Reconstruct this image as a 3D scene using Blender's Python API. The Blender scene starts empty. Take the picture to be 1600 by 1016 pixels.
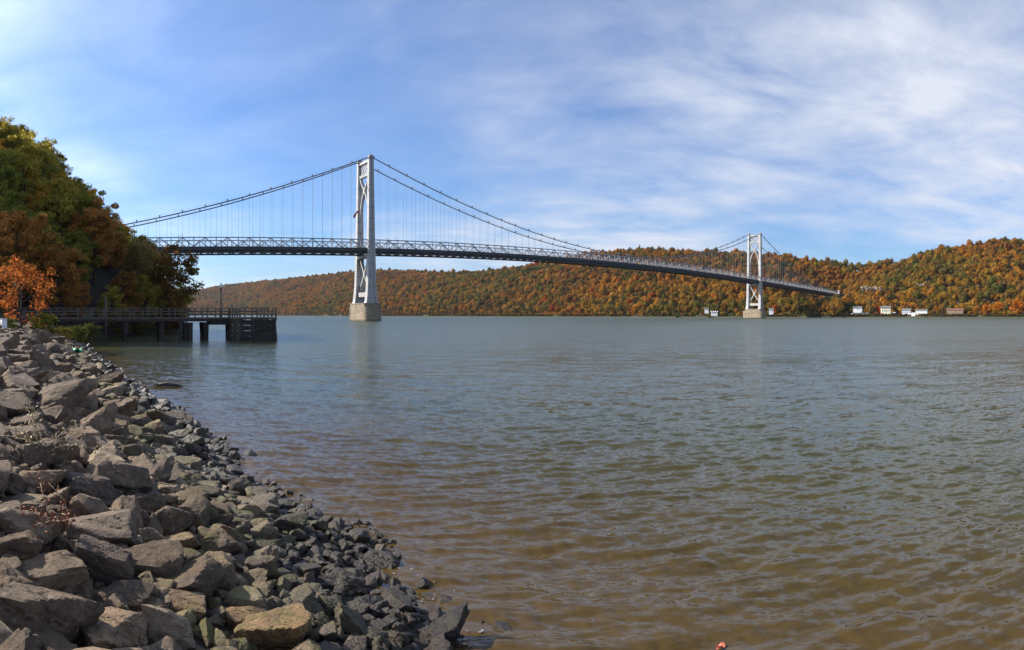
import bpy, bmesh, math, random
import numpy as np
from mathutils import Vector, Matrix, Euler

# ------------------------------------------------------------------ camera, sky, sun, exposure
scene = bpy.context.scene
F = 976.0            # panorama focal length in pixels of the 1600 px wide photograph
HZ = 492.5           # horizon row
EYE = 3.3
cam_d = bpy.data.cameras.new("camera")
cam_d.type = 'PANO'
cam_d.panorama_type = 'CENTRAL_CYLINDRICAL'
cam_d.central_cylindrical_range_u_min = -800 / F
cam_d.central_cylindrical_range_u_max = 800 / F
cam_d.central_cylindrical_range_v_min = -(1016 - HZ) / F
cam_d.central_cylindrical_range_v_max = HZ / F
cam_d.central_cylindrical_radius = 1.0
cam_d.clip_start = 0.05
cam_d.clip_end = 40000
cam = bpy.data.objects.new("camera", cam_d)
scene.collection.objects.link(cam)
cam.location = (0, 0, EYE)
cam.rotation_euler = Euler((math.pi / 2, math.radians(0.0), 0))
scene.camera = cam

SUN_AZ = math.radians(-82)      # bearing from the view axis (+Y), negative = left
SUN_EL = math.radians(33)
world = bpy.data.worlds.new("World"); scene.world = world
world.use_nodes = True
wn = world.node_tree; wn.nodes.clear()
def N(nt, typ, **kw):
    n = nt.nodes.new(typ)
    for k, v in kw.items():
        if k.startswith('i_'):
            n.inputs[k[2:].replace('_', ' ')].default_value = v
        else:
            setattr(n, k, v)
    return n
def L(nt, a, b): nt.links.new(a, b)
def math_n(nt, op, a, b=None, clamp=False):
    n = nt.nodes.new('ShaderNodeMath'); n.operation = op; n.use_clamp = clamp
    for i, v in enumerate((a, b)):
        if v is None: continue
        if isinstance(v, (int, float)): n.inputs[i].default_value = v
        else: nt.links.new(v, n.inputs[i])
    return n.outputs[0]
def ramp(nt, fac, stops, interp='LINEAR'):
    n = nt.nodes.new('ShaderNodeValToRGB'); n.color_ramp.interpolation = interp
    e = n.color_ramp.elements
    while len(e) > 1: e.remove(e[-1])
    e[0].position = stops[0][0]; e[0].color = stops[0][1]
    for p, c in stops[1:]:
        x = e.new(p); x.color = c
    nt.links.new(fac, n.inputs[0])
    return n.outputs[0]
def g(v): return (v, v, v, 1)
def mixc(nt, fac, a, b, typ='MIX'):
    n = nt.nodes.new('ShaderNodeMix'); n.data_type = 'RGBA'; n.blend_type = typ
    if isinstance(fac, (int, float)): n.inputs[0].default_value = fac
    else: nt.links.new(fac, n.inputs[0])
    for idx, v in ((6, a), (7, b)):
        if isinstance(v, tuple): n.inputs[idx].default_value = v if len(v) == 4 else (*v, 1)
        else: nt.links.new(v, n.inputs[idx])
    return n.outputs[2]

sky = N(wn, 'ShaderNodeTexSky', sky_type='NISHITA', sun_disc=False, sun_elevation=SUN_EL, sun_rotation=SUN_AZ,
        altitude=10, air_density=1.0, dust_density=0.9, ozone_density=2.0)
tc = N(wn, 'ShaderNodeTexCoord')
sep = N(wn, 'ShaderNodeSeparateXYZ'); L(wn, tc.outputs['Generated'], sep.inputs[0])
zz = math_n(wn, 'ADD', math_n(wn, 'MAXIMUM', sep.outputs[2], 0.0), 0.13)
cx = math_n(wn, 'DIVIDE', sep.outputs[0], zz); cy = math_n(wn, 'DIVIDE', sep.outputs[1], zz)
comb = N(wn, 'ShaderNodeCombineXYZ'); L(wn, cx, comb.inputs[0]); L(wn, cy, comb.inputs[1])
def cloud_layer(rot, scl, loc, nscale, detail, rough, dist):
    m = N(wn, 'ShaderNodeMapping'); m.inputs['Rotation'].default_value = (0, 0, math.radians(rot))
    m.inputs['Scale'].default_value = scl; m.inputs['Location'].default_value = loc
    L(wn, comb.outputs[0], m.inputs[0])
    n = N(wn, 'ShaderNodeTexNoise'); n.inputs['Scale'].default_value = nscale; n.inputs['Detail'].default_value = detail
    n.inputs['Roughness'].default_value = rough; n.inputs['Distortion'].default_value = dist
    L(wn, m.outputs[0], n.inputs['Vector'])
    return n.outputs[0]
veil = cloud_layer(20, (0.8, 0.7, 1), (3.35, 1.7, 0), 0.5, 5, 0.5, 0.3)
wisp = cloud_layer(-50, (0.9, 1.2, 1), (1.3, 4.2, 0), 2.1, 10, 0.60, 0.3)
cover = ramp(wn, veil, [(0.36, g(0)), (0.66, g(1))], 'EASE')
wv = ramp(wn, wisp, [(0.30, g(0.25)), (0.68, g(1))])
dens = math_n(wn, 'MULTIPLY', cover, wv)
dens = math_n(wn, 'ADD', dens, math_n(wn, 'MULTIPLY', wv, 0.17))
dens = math_n(wn, 'MULTIPLY', dens, 1.0, True)
cloud_col = (7.8, 8.3, 9.5, 1)
skyc = mixc(wn, 1.0, sky.outputs[0], (0.70, 1.07, 1.56, 1), 'MULTIPLY')
dts = N(wn, 'ShaderNodeVectorMath', operation='DOT_PRODUCT'); L(wn, tc.outputs['Generated'], dts.inputs[0])
dts.inputs[1].default_value = (math.sin(SUN_AZ) * math.cos(SUN_EL), math.cos(SUN_AZ) * math.cos(SUN_EL), math.sin(SUN_EL))
glow = math_n(wn, 'ADD', 0.92, math_n(wn, 'MULTIPLY', math_n(wn, 'POWER', math_n(wn, 'MAXIMUM', dts.outputs['Value'], 0.0), 4.0), 3.2))   # thin cloud scatters forward, towards the sun
gl = N(wn, 'ShaderNodeCombineXYZ')
for i_ in range(3): L(wn, glow, gl.inputs[i_])
cloud_c = mixc(wn, 1.0, cloud_col, gl.outputs[0], 'MULTIPLY')
col = mixc(wn, dens, skyc, cloud_c)
bg = N(wn, 'ShaderNodeBackground'); bg.inputs['Strength'].default_value = 0.066
L(wn, col, bg.inputs[0])
wo = N(wn, 'ShaderNodeOutputWorld'); L(wn, bg.outputs[0], wo.inputs[0])

sun_d = bpy.data.lights.new("sun", 'SUN'); sun_d.energy = 5.0; sun_d.angle = math.radians(0.53); sun_d.color = (1.0, 0.93, 0.82)
sun = bpy.data.objects.new("sun", sun_d); scene.collection.objects.link(sun)
sdir = Vector((math.sin(SUN_AZ) * math.cos(SUN_EL), math.cos(SUN_AZ) * math.cos(SUN_EL), math.sin(SUN_EL)))
sun.rotation_euler = sdir.to_track_quat('Z', 'Y').to_euler()
sun.location = sdir * 300

vs = scene.view_settings
vs.view_transform = 'Standard'; vs.look = 'None'; vs.exposure = 0.7; vs.gamma = 1.0; vs.use_curve_mapping = False
scene.cycles.use_denoising = True
scene.cycles.max_bounces = 6
scene.cycles.volume_bounces = 0
scene.cycles.transparent_max_bounces = 8

# ------------------------------------------------------------------ frames of reference
EB = np.array((0.768, 0.643)); EB = EB / np.linalg.norm(EB)      # across the river
ER = np.array((-EB[1], EB[0]))                                    # downstream, away from the camera
ANG = math.atan2(EB[1], EB[0])
def RV(a, r): return a * EB[0] + r * ER[0], a * EB[1] + r * ER[1]
def AR(x, y): return x * EB[0] + y * EB[1], x * ER[0] + y * ER[1]
def bear(px): return (px - 800) / F
def at_d(px, d, z=0.0):
    t = bear(px); return Vector((math.sin(t) * d, math.cos(t) * d, z))
def z_at(py, d): return EYE + (HZ - py) / F * d
rng = np.random.default_rng(7); random.seed(7)
def sstep(x): x = np.clip(x, 0, 1); return x * x * (3 - 2 * x)
SR = [-80, 0, 8, 20, 30, 51, 75, 88, 100, 112, 124, 140, 180, 300, 600, 1600, 6000]
SA = [4.0, 3.75, 3.7, 2.95, 2.4, 1.3, 0.6, 2, 8, 16, 22.5, 23, 15, 8, 0, -60, -400]
def shore(r): return np.interp(r, SR, SA) + 0.25 * np.sin(r * 0.9) + 0.15 * np.sin(r * 2.3 + 1)
def vnoise(x, y, seed=0):
    xi = np.floor(x).astype(np.int64); yi = np.floor(y).astype(np.int64); fx = x - xi; fy = y - yi
    fx = fx * fx * (3 - 2 * fx); fy = fy * fy * (3 - 2 * fy)
    def h(i, j):
        n = (i * 374761393 + j * 668265263 + seed * 974711) & 0x7fffffff
        n = ((n ^ (n >> 13)) * 1274126177) & 0x7fffffff
        return ((n ^ (n >> 16)) & 0xffff) / 65535.0
    return (h(xi, yi) * (1 - fx) + h(xi + 1, yi) * fx) * (1 - fy) + (h(xi, yi + 1) * (1 - fx) + h(xi + 1, yi + 1) * fx) * fy
def fbm(x, y, seed=0, o=4):
    s = 0; a = 0.5
    for k in range(o): s = s + a * vnoise(x * 2 ** k, y * 2 ** k, seed + k); a *= 0.5
    return s
def bank_z(a, r):
    a = np.asarray(a, float); r = np.asarray(r, float)
    t = shore(r) - a
    z = np.where(t < 0, np.maximum(0.3 * t, -3), np.where(t < 5, 0.29 * t, 1.45 + 1.4 * sstep((t - 5) / 7)))
    hill = 27 * sstep((r - 76) / 55) * sstep((t - 1) / 46) ** 0.85
    bluff = 5.0 * sstep((r - 92) / 18) * sstep(t / 9)
    z = z + np.where(t > 0, hill + bluff, 0)
    z = z + np.where(t > 6, (fbm(a * 0.15, r * 0.15, 3) - 0.47) * (0.5 + hill * 0.12), 0)
    return z

# ------------------------------------------------------------------ mesh helpers
def link(o): scene.collection.objects.link(o); return o
def np_mesh(name, verts, faces, smooth=False):
    verts = np.asarray(verts, np.float32); faces = np.asarray(faces, np.int32)
    me = bpy.data.meshes.new(name); k = faces.shape[1]
    me.vertices.add(len(verts)); me.vertices.foreach_set('co', verts.ravel())
    me.loops.add(faces.size); me.loops.foreach_set('vertex_index', faces.ravel())
    me.polygons.add(len(faces)); me.polygons.foreach_set('loop_start', np.arange(0, faces.size, k, dtype=np.int32))
    me.polygons.foreach_set('loop_total', np.full(len(faces), k, np.int32))
    if smooth: me.polygons.foreach_set('use_smooth', np.ones(len(faces), bool))
    me.update(calc_edges=True); me.validate()
    return me
class MB:
    def __init__(s): s.v = []; s.f = []
    def add(s, vs, fs):
        o = len(s.v); s.v += [tuple(v) for v in vs]; s.f += [tuple(i + o for i in f) for f in fs]; return s
    def box(s, c, size, rot=None):
        hx, hy, hz = (k / 2 for k in size); c = Vector(c)
        pts = [Vector((x, y, z)) for z in (-hz, hz) for y in (-hy, hy) for x in (-hx, hx)]
        if rot is not None: pts = [rot @ p for p in pts]
        return s.add([c + p for p in pts], [(0, 2, 3, 1), (4, 5, 7, 6), (0, 1, 5, 4), (2, 6, 7, 3), (0, 4, 6, 2), (1, 3, 7, 5)])
    def beam(s, p0, p1, w, h, up=(0, 0, 1)):
        p0 = Vector(p0); p1 = Vector(p1); d = (p1 - p0).normalized(); u = Vector(up)
        sd = d.cross(u)
        if sd.length < 1e-4: sd = d.cross(Vector((1, 0, 0)))
        sd.normalize(); u = sd.cross(d).normalized()
        vs = []
        for p in (p0, p1):
            for sx, sy in ((-1, -1), (1, -1), (1, 1), (-1, 1)): vs.append(p + sd * (w / 2 * sx) + u * (h / 2 * sy))
        return s.add(vs, [(3, 2, 1, 0), (4, 5, 6, 7), (0, 1, 5, 4), (1, 2, 6, 5), (2, 3, 7, 6), (3, 0, 4, 7)])
    def loft(s, secs):
        """secs: list of (z, cx, cy, wx, wy)"""
        vs = []; fs = []
        for z, x, y, wx, wy in secs:
            vs += [(x - wx / 2, y - wy / 2, z), (x + wx / 2, y - wy / 2, z), (x + wx / 2, y + wy / 2, z), (x - wx / 2, y + wy / 2, z)]
        for i in range(len(secs) - 1):
            b = i * 4
            for k in range(4): fs.append((b + k, b + (k + 1) % 4, b + 4 + (k + 1) % 4, b + 4 + k))
        n = len(vs); fs += [(3, 2, 1, 0), (n - 4, n - 3, n - 2, n - 1)]
        return s.add(vs, fs)
    def tube(s, pts, rad, sides=6, cap=True):
        pts = [Vector(p) for p in pts]; n = len(pts); vs = []; fs = []
        prev = None
        for i, p in enumerate(pts):
            d = (pts[min(i + 1, n - 1)] - pts[max(i - 1, 0)]).normalized()
            if prev is None:
                prev = d.orthogonal().normalized()
            prev = (prev - d * prev.dot(d)).normalized(); b = d.cross(prev)
            r = rad[i] if hasattr(rad, '__len__') else rad
            for k in range(sides):
                t = 2 * math.pi * k / sides; vs.append(p + (prev * math.cos(t) + b * math.sin(t)) * r)
        for i in range(n - 1):
            for k in range(sides): fs.append((i * sides + k, i * sides + (k + 1) % sides, (i + 1) * sides + (k + 1) % sides, (i + 1) * sides + k))
        if cap: fs += [tuple(reversed(range(sides))), tuple(range((n - 1) * sides, n * sides))]
        return s.add(vs, fs)
    def prism(s, outline, z0, z1):
        n = len(outline)
        vs = [(x, y, z0) for x, y in outline] + [(x, y, z1) for x, y in outline]
        return s.add(vs, [tuple(reversed(range(n))), tuple(range(n, 2 * n))] + [(k, (k + 1) % n, n + (k + 1) % n, n + k) for k in range(n)])
    def mesh(s, name, mat, smooth=False):
        me = bpy.data.meshes.new(name); me.from_pydata(s.v, [], s.f)
        if mat: me.materials.append(mat)
        if smooth: me.polygons.foreach_set('use_smooth', [True] * len(me.polygons))
        me.update(); return me
    def build(s, name, mat, parent=None, smooth=False):
        o = link(bpy.data.objects.new(name, s.mesh(name, mat, smooth)))
        if parent: o.parent = parent
        return o
def empty(name, loc=(0, 0, 0), rz=0.0):
    o = link(bpy.data.objects.new(name, None)); o.location = loc; o.rotation_euler = (0, 0, rz); o.empty_display_size = 0.3; return o
def tag(o, label=None, cat=None, group=None, kind=None):
    if label: o['label'] = label
    if cat: o['category'] = cat
    if group: o['group'] = group
    if kind: o['kind'] = kind
    return o
def put(name, me, parent=None, loc=(0, 0, 0), rot=(0, 0, 0), scl=(1, 1, 1)):
    o = link(bpy.data.objects.new(name, me)); o.location = loc; o.rotation_euler = rot; o.scale = scl
    if parent: o.parent = parent
    return o

# ------------------------------------------------------------------ materials
def mat(name):
    m = bpy.data.materials.new(name); m.use_nodes = True; nt = m.node_tree; nt.nodes.clear()
    out = N(nt, 'ShaderNodeOutputMaterial'); return m, nt, out
def noise(nt, vec, scale, detail=4, rough=0.55, dist=0.0):
    n = N(nt, 'ShaderNodeTexNoise'); n.inputs['Scale'].default_value = scale; n.inputs['Detail'].default_value = detail
    n.inputs['Roughness'].default_value = rough; n.inputs['Distortion'].default_value = dist
    if vec is not None: L(nt, vec, n.inputs['Vector'])
    return n.outputs[0]
def simple(name, col, rough=0.7, var=0.25, scale=1.5, metal=0.0, bump=0.0, bscale=8.0, coords='Object'):
    m, nt, out = mat(name); p = N(nt, 'ShaderNodeBsdfPrincipled'); tcn = N(nt, 'ShaderNodeTexCoord')
    nz = noise(nt, tcn.outputs[coords], scale, 6, 0.6)
    dark = tuple(c * (1 - var) for c in col); lite = tuple(min(1, c * (1 + var)) for c in col)
    c = ramp(nt, nz, [(0.3, (*dark, 1)), (0.7, (*lite, 1))])
    L(nt, c, p.inputs['Base Color']); p.inputs['Roughness'].default_value = rough; p.inputs['Metallic'].default_value = metal
    if bump:
        b = N(nt, 'ShaderNodeBump'); b.inputs['Strength'].default_value = bump; b.inputs['Distance'].default_value = 0.05
        L(nt, noise(nt, tcn.outputs[coords], bscale, 5), b.inputs['Height']); L(nt, b.outputs[0], p.inputs['Normal'])
    L(nt, p.outputs[0], out.inputs[0]); return m
M = {}
M['steel'] = simple('painted_steel', (0.35, 0.345, 0.34), 0.5, 0.12, 0.25)
m, nt, out = mat('tower_steel'); p = N(nt, 'ShaderNodeBsdfPrincipled'); tcn = N(nt, 'ShaderNodeTexCoord')
mp = N(nt, 'ShaderNodeMapping'); mp.inputs['Scale'].default_value = (0.9, 0.9, 0.07); L(nt, tcn.outputs['Object'], mp.inputs[0])
c = ramp(nt, noise(nt, tcn.outputs['Object'], 0.25, 6, 0.6), [(0.3, (0.34, 0.335, 0.33, 1)), (0.7, (0.44, 0.435, 0.425, 1))])
c = mixc(nt, ramp(nt, noise(nt, mp.outputs[0], 1.0, 6, 0.65), [(0.52, g(0)), (0.72, g(0.55))]), c, (0.21, 0.14, 0.10, 1))
sp = N(nt, 'ShaderNodeSeparateXYZ'); L(nt, tcn.outputs['Object'], sp.inputs[0])
jt = ramp(nt, math_n(nt, 'FRACT', math_n(nt, 'MULTIPLY', sp.outputs[2], 1 / 6.5)), [(0.0, g(0.62)), (0.045, g(0.62)), (0.06, g(1))])
L(nt, mixc(nt, 1.0, c, jt, 'MULTIPLY'), p.inputs['Base Color']); p.inputs['Roughness'].default_value = 0.5; L(nt, p.outputs[0], out.inputs[0]); M['steel'] = m
M['truss'] = simple('truss_steel', (0.30, 0.31, 0.33), 0.5, 0.15, 0.4)
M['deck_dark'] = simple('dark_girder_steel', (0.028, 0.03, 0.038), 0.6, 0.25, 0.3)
M['cable'] = simple('cable_steel', (0.055, 0.06, 0.065), 0.5, 0.1, 1)
M['asphalt'] = simple('asphalt', (0.05, 0.05, 0.052), 0.9, 0.2, 0.5)
M['rope'] = simple('suspender_rope', (0.22, 0.24, 0.26), 0.5, 0.1, 1)
M['wood'] = simple('weathered_timber', (0.105, 0.08, 0.058), 0.85, 0.4, 3, bump=0.3)
M['rail'] = simple('rail_timber', (0.135, 0.105, 0.08), 0.8, 0.3, 4, bump=0.2)
M['darkwood'] = simple('tarred_timber', (0.034, 0.025, 0.018), 0.8, 0.5, 2, bump=0.4)
M['trunk'] = simple('bark', (0.075, 0.058, 0.045), 0.9, 0.4, 3, bump=0.5)
M['black'] = simple('black_metal', (0.02, 0.02, 0.022), 0.4, 0.1, 3)
M['white'] = simple('white_paint', (0.75, 0.75, 0.73), 0.6, 0.06, 1.0)
M['cream'] = simple('cream_siding', (0.72, 0.68, 0.5), 0.7, 0.06, 1.0)
M['lav'] = simple('pale_siding', (0.6, 0.6, 0.68), 0.7, 0.06, 1.0)
M['tan'] = simple('tan_siding', (0.24, 0.16, 0.1), 0.7, 0.1, 1.0)
M['roof_grey'] = simple('grey_shingle', (0.13, 0.14, 0.13), 0.85, 0.2, 2)
M['roof_brown'] = simple('brown_shingle', (0.16, 0.07, 0.045), 0.85, 0.2, 2)
M['pane'] = simple('dark_glass', (0.03, 0.035, 0.045), 0.1, 0.1, 1)
M['globe'] = simple('lamp_glass', (0.75, 0.7, 0.6), 0.25, 0.05, 2)
M['green'] = simple('green_plastic', (0.02, 0.42, 0.16), 0.45, 0.2, 3)
M['flag'] = simple('flag_cloth', (0.35, 0.1, 0.13), 0.8, 0.5, 1.2)
M['log'] = simple('driftwood', (0.07, 0.055, 0.045), 0.8, 0.4, 5, bump=0.5)
M['dryleaf'] = simple('dry_leaves', (0.2, 0.07, 0.03), 0.85, 0.4, 6)
M['straw'] = simple('dry_stalks', (0.42, 0.33, 0.2), 0.85, 0.25, 6)
M['redleaf'] = simple('red_leaf', (0.62, 0.16, 0.1), 0.6, 0.2, 20)
M['foam_glint'] = simple('foam_glint', (0.26, 0.26, 0.25), 0.6, 0.1, 3)  # pale tone that paints light on ripples, and froth at the shore
M['cliffstone'] = simple('cliff_stone', (0.2, 0.16, 0.13), 0.9, 0.35, 0.6, bump=0.5, bscale=2)
M['palestone'] = simple('pale_stone', (0.42, 0.38, 0.32), 0.9, 0.25, 0.6, bump=0.5, bscale=2)

# masonry of the bridge piers
m, nt, out = mat('pier_masonry'); p = N(nt, 'ShaderNodeBsdfPrincipled'); tcn = N(nt, 'ShaderNodeTexCoord')
br = N(nt, 'ShaderNodeTexBrick'); mp = N(nt, 'ShaderNodeMapping'); mp.inputs['Rotation'].default_value = (math.radians(90), 0, 0)
sp = N(nt, 'ShaderNodeSeparateXYZ'); L(nt, tcn.outputs['Object'], sp.inputs[0])
cb = N(nt, 'ShaderNodeCombineXYZ'); L(nt, math_n(nt, 'ADD', sp.outputs[0], sp.outputs[1]), cb.inputs[0]); L(nt, sp.outputs[2], cb.inputs[1])
L(nt, cb.outputs[0], br.inputs['Vector'])
br.inputs['Color1'].default_value = (0.42, 0.33, 0.22, 1); br.inputs['Color2'].default_value = (0.26, 0.21, 0.15, 1); br.inputs['Mortar'].default_value = (0.09, 0.075, 0.06, 1)
br.inputs['Scale'].default_value = 1; br.inputs['Brick Width'].default_value = 1.8; br.inputs['Row Height'].default_value = 0.85; br.inputs['Mortar Size'].default_value = 0.07
nz = noise(nt, tcn.outputs['Object'], 0.35, 5)
c = mixc(nt, 0.6, br.outputs[0], ramp(nt, nz, [(0.3, g(0.45)), (0.7, g(1.25))]), 'MULTIPLY')
wet = ramp(nt, sp.outputs[2], [(0.0, g(0.25)), (1.0, g(1.0))]) 
c = mixc(nt, 1.0, c, wet, 'MULTIPLY')
L(nt, c, p.inputs['Base Color']); p.inputs['Roughness'].default_value = 0.9
b = N(nt, 'ShaderNodeBump'); b.inputs['Strength'].default_value = 0.6; b.inputs['Distance'].default_value = 0.1
L(nt, math_n(nt, 'SUBTRACT', 1.0, br.outputs['Fac']), b.inputs['Height']); L(nt, b.outputs[0], p.inputs['Normal'])
L(nt, p.outputs[0], out.inputs[0]); M['masonry'] = m

def rock_material(name):
    m, nt, out = mat(name); p = N(nt, 'ShaderNodeBsdfPrincipled'); tcn = N(nt, 'ShaderNodeTexCoord')
    oi = N(nt, 'ShaderNodeObjectInfo'); geo = N(nt, 'ShaderNodeNewGeometry')
    off = N(nt, 'ShaderNodeVectorMath', operation='ADD'); L(nt, geo.outputs['Position'], off.inputs[0])
    pos = geo.outputs['Position']
    base = ramp(nt, oi.outputs['Random'], [(0.0, (0.078, 0.050, 0.029, 1)), (0.25, (0.185, 0.122, 0.070, 1)), (0.5, (0.122, 0.082, 0.049, 1)),
                                           (0.72, (0.24, 0.168, 0.10, 1)), (0.88, (0.115, 0.077, 0.053, 1)), (1.0, (0.33, 0.245, 0.152, 1))])
    base = mixc(nt, 1.0, base, oi.outputs['Color'], 'MULTIPLY')
    n1 = noise(nt, pos, 3.2, 8, 0.65, 0.3); n2 = noise(nt, pos, 22, 6, 0.7); n3 = noise(nt, pos, 1.2, 5, 0.6, 0.5)
    c = mixc(nt, 0.85, base, ramp(nt, n1, [(0.28, g(0.38)), (0.5, g(1.0)), (0.72, g(1.75))]), 'MULTIPLY')
    c = mixc(nt, 0.6, c, ramp(nt, n2, [(0.3, g(0.5)), (0.7, g(1.4))]), 'MULTIPLY')
    sz = N(nt, 'ShaderNodeSeparateXYZ'); L(nt, pos, sz.inputs[0])
    sn = N(nt, 'ShaderNodeSeparateXYZ'); L(nt, geo.outputs['Normal'], sn.inputs[0])
    zr = math_n(nt, 'ADD', sz.outputs[2], math_n(nt, 'MULTIPLY', math_n(nt, 'SUBTRACT', n3, 0.5), 0.5))
    band = ramp(nt, zr, [(0.12, g(0)), (0.28, g(1)), (0.75, g(0.9)), (1.2, g(0))])
    upf = ramp(nt, sn.outputs[2], [(0.1, g(0)), (0.7, g(1))])
    mo = math_n(nt, 'MULTIPLY', math_n(nt, 'MULTIPLY', band, upf), ramp(nt, noise(nt, pos, 2.6, 6, 0.7), [(0.44, g(0)), (0.60, g(0.85))]))
    vo = N(nt, 'ShaderNodeTexVoronoi', feature='DISTANCE_TO_EDGE'); vo.inputs['Scale'].default_value = 4.5
    wp = N(nt, 'ShaderNodeVectorMath', operation='ADD'); L(nt, pos, wp.inputs[0]); nv = N(nt, 'ShaderNodeTexNoise'); nv.inputs['Scale'].default_value = 4; L(nt, pos, nv.inputs['Vector']); L(nt, nv.outputs['Color'], wp.inputs[1]); L(nt, wp.outputs[0], vo.inputs['Vector'])
    crack = math_n(nt, 'MULTIPLY', ramp(nt, vo.outputs['Distance'], [(0.0, g(1)), (0.018, g(0))]), ramp(nt, n3, [(0.48, g(0)), (0.6, g(0.8))]))
    c = mixc(nt, crack, c, (0.02, 0.016, 0.012, 1))
    c = mixc(nt, ramp(nt, noise(nt, pos, 13, 5, 0.65), [(0.60, g(0)), (0.70, g(0.55))]), c, (0.38, 0.32, 0.24, 1))
    c = mixc(nt, ramp(nt, noise(nt, pos, 1.9, 4, 0.6), [(0.55, g(0)), (0.75, g(0.5))]), c, (0.17, 0.095, 0.05, 1))
    c = mixc(nt, mo, c, (0.13, 0.125, 0.015, 1))
    wet = ramp(nt, zr, [(0.30, g(1)), (0.85, g(0))])
    c = mixc(nt, wet, c, mixc(nt, 1.0, c, (0.24, 0.215, 0.17, 1), 'MULTIPLY'))
    L(nt, c, p.inputs['Base Color'])
    L(nt, ramp(nt, wet, [(0, g(0.88)), (1, g(0.42))]), p.inputs['Roughness'])
    b = N(nt, 'ShaderNodeBump'); b.inputs['Strength'].default_value = 1.0; b.inputs['Distance'].default_value = 0.05
    h = math_n(nt, 'ADD', math_n(nt, 'MULTIPLY', noise(nt, pos, 9, 8, 0.7, 0.4), 1.0), math_n(nt, 'MULTIPLY', noise(nt, pos, 45, 4, 0.7), 0.3))
    h = math_n(nt, 'SUBTRACT', h, math_n(nt, 'MULTIPLY', crack, 0.6)); L(nt, h, b.inputs['Height']); L(nt, b.outputs[0], p.inputs['Normal'])
    L(nt, p.outputs[0], out.inputs[0]); return m
M['rock'] = rock_material('riprap_rock')

def leaf_material(name, instanced):
    m, nt, out = mat(name)
    if instanced:
        a = N(nt, 'ShaderNodeAttribute', attribute_type='INSTANCER', attribute_name='tcol'); c0 = a.outputs['Color']
    else:
        a = N(nt, 'ShaderNodeObjectInfo'); c0 = a.outputs['Color']
    geo = N(nt, 'ShaderNodeNewGeometry')
    v = ramp(nt, geo.outputs['Random Per Island'], [(0.0, (0.5, 0.55, 0.6, 1)), (0.5, g(1.0)), (0.85, (1.35, 1.25, 1.0, 1)), (1.0, (1.7, 1.2, 0.8, 1))] if not instanced else [(0.0, (0.7, 0.72, 0.75, 1)), (0.5, g(1.0)), (1.0, (1.3, 1.22, 1.0, 1))])
    c = mixc(nt, 1.0, c0, v, 'MULTIPLY')
    d = N(nt, 'ShaderNodeBsdfDiffuse'); t = N(nt, 'ShaderNodeBsdfTranslucent'); L(nt, c, d.inputs[0]); L(nt, c, t.inputs[0])
    mx = N(nt, 'ShaderNodeMixShader'); mx.inputs[0].default_value = 0.5; L(nt, d.outputs[0], mx.inputs[1]); L(nt, t.outputs[0], mx.inputs[2])
    L(nt, mx.outputs[0], out.inputs[0]); return m
M['leaf'] = leaf_material('autumn_leaves', False)
M['leaf_far'] = leaf_material('autumn_wood_leaves', True)

# ground of the near bank
m, nt, out = mat('bank_ground'); p = N(nt, 'ShaderNodeBsdfPrincipled'); geo = N(nt, 'ShaderNodeNewGeometry')
n1 = noise(nt, geo.outputs['Position'], 0.8, 6, 0.65); n2 = noise(nt, geo.outputs['Position'], 9, 5, 0.7)
sz = N(nt, 'ShaderNodeSeparateXYZ'); L(nt, geo.outputs['Position'], sz.inputs[0])
soil = ramp(nt, n2, [(0.3, (0.018, 0.015, 0.011, 1)), (0.7, (0.055, 0.042, 0.03, 1))])  # soil tone darkened so the gaps between stones look deep in shade
lawn = ramp(nt, n1, [(0.3, (0.05, 0.065, 0.02, 1)), (0.55, (0.085, 0.09, 0.03, 1)), (0.72, (0.16, 0.085, 0.03, 1))])
hl = ramp(nt, math_n(nt, 'MULTIPLY', math_n(nt, 'ADD', sz.outputs[2], math_n(nt, 'MULTIPLY', n1, 0.8)), 0.1), [(0.27, g(0)), (0.31, g(1)), (0.42, g(1)), (0.5, g(0))])
L(nt, mixc(nt, hl, soil, lawn), p.inputs['Base Color']); p.inputs['Roughness'].default_value = 0.95
b = N(nt, 'ShaderNodeBump'); b.inputs['Strength'].default_value = 0.8; b.inputs['Distance'].default_value = 0.08
L(nt, n2, b.inputs['Height']); L(nt, b.outputs[0], p.inputs['Normal']); L(nt, p.outputs[0], out.inputs[0]); M['bank'] = m
# far hills
m, nt, out = mat('hill_floor'); p = N(nt, 'ShaderNodeBsdfPrincipled'); geo = N(nt, 'ShaderNodeNewGeometry')
n1 = noise(nt, geo.outputs['Position'], 0.02, 6, 0.65); n2 = noise(nt, geo.outputs['Position'], 0.15, 5, 0.7)
sz = N(nt, 'ShaderNodeSeparateXYZ'); L(nt, geo.outputs['Position'], sz.inputs[0])
litter = ramp(nt, n2, [(0.3, (0.06, 0.04, 0.025, 1)), (0.7, (0.13, 0.08, 0.04, 1))])
low = ramp(nt, n1, [(0.35, (0.06, 0.05, 0.032, 1)), (0.5, (0.05, 0.06, 0.022, 1)), (0.7, (0.095, 0.075, 0.05, 1))])
hl = ramp(nt, math_n(nt, 'MULTIPLY', sz.outputs[2], 0.05), [(0.35, g(1)), (0.7, g(0))])
L(nt, mixc(nt, hl, litter, low), p.inputs['Base Color']); p.inputs['Roughness'].default_value = 0.95
L(nt, p.outputs[0], out.inputs[0]); M['hill'] = m

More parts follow.
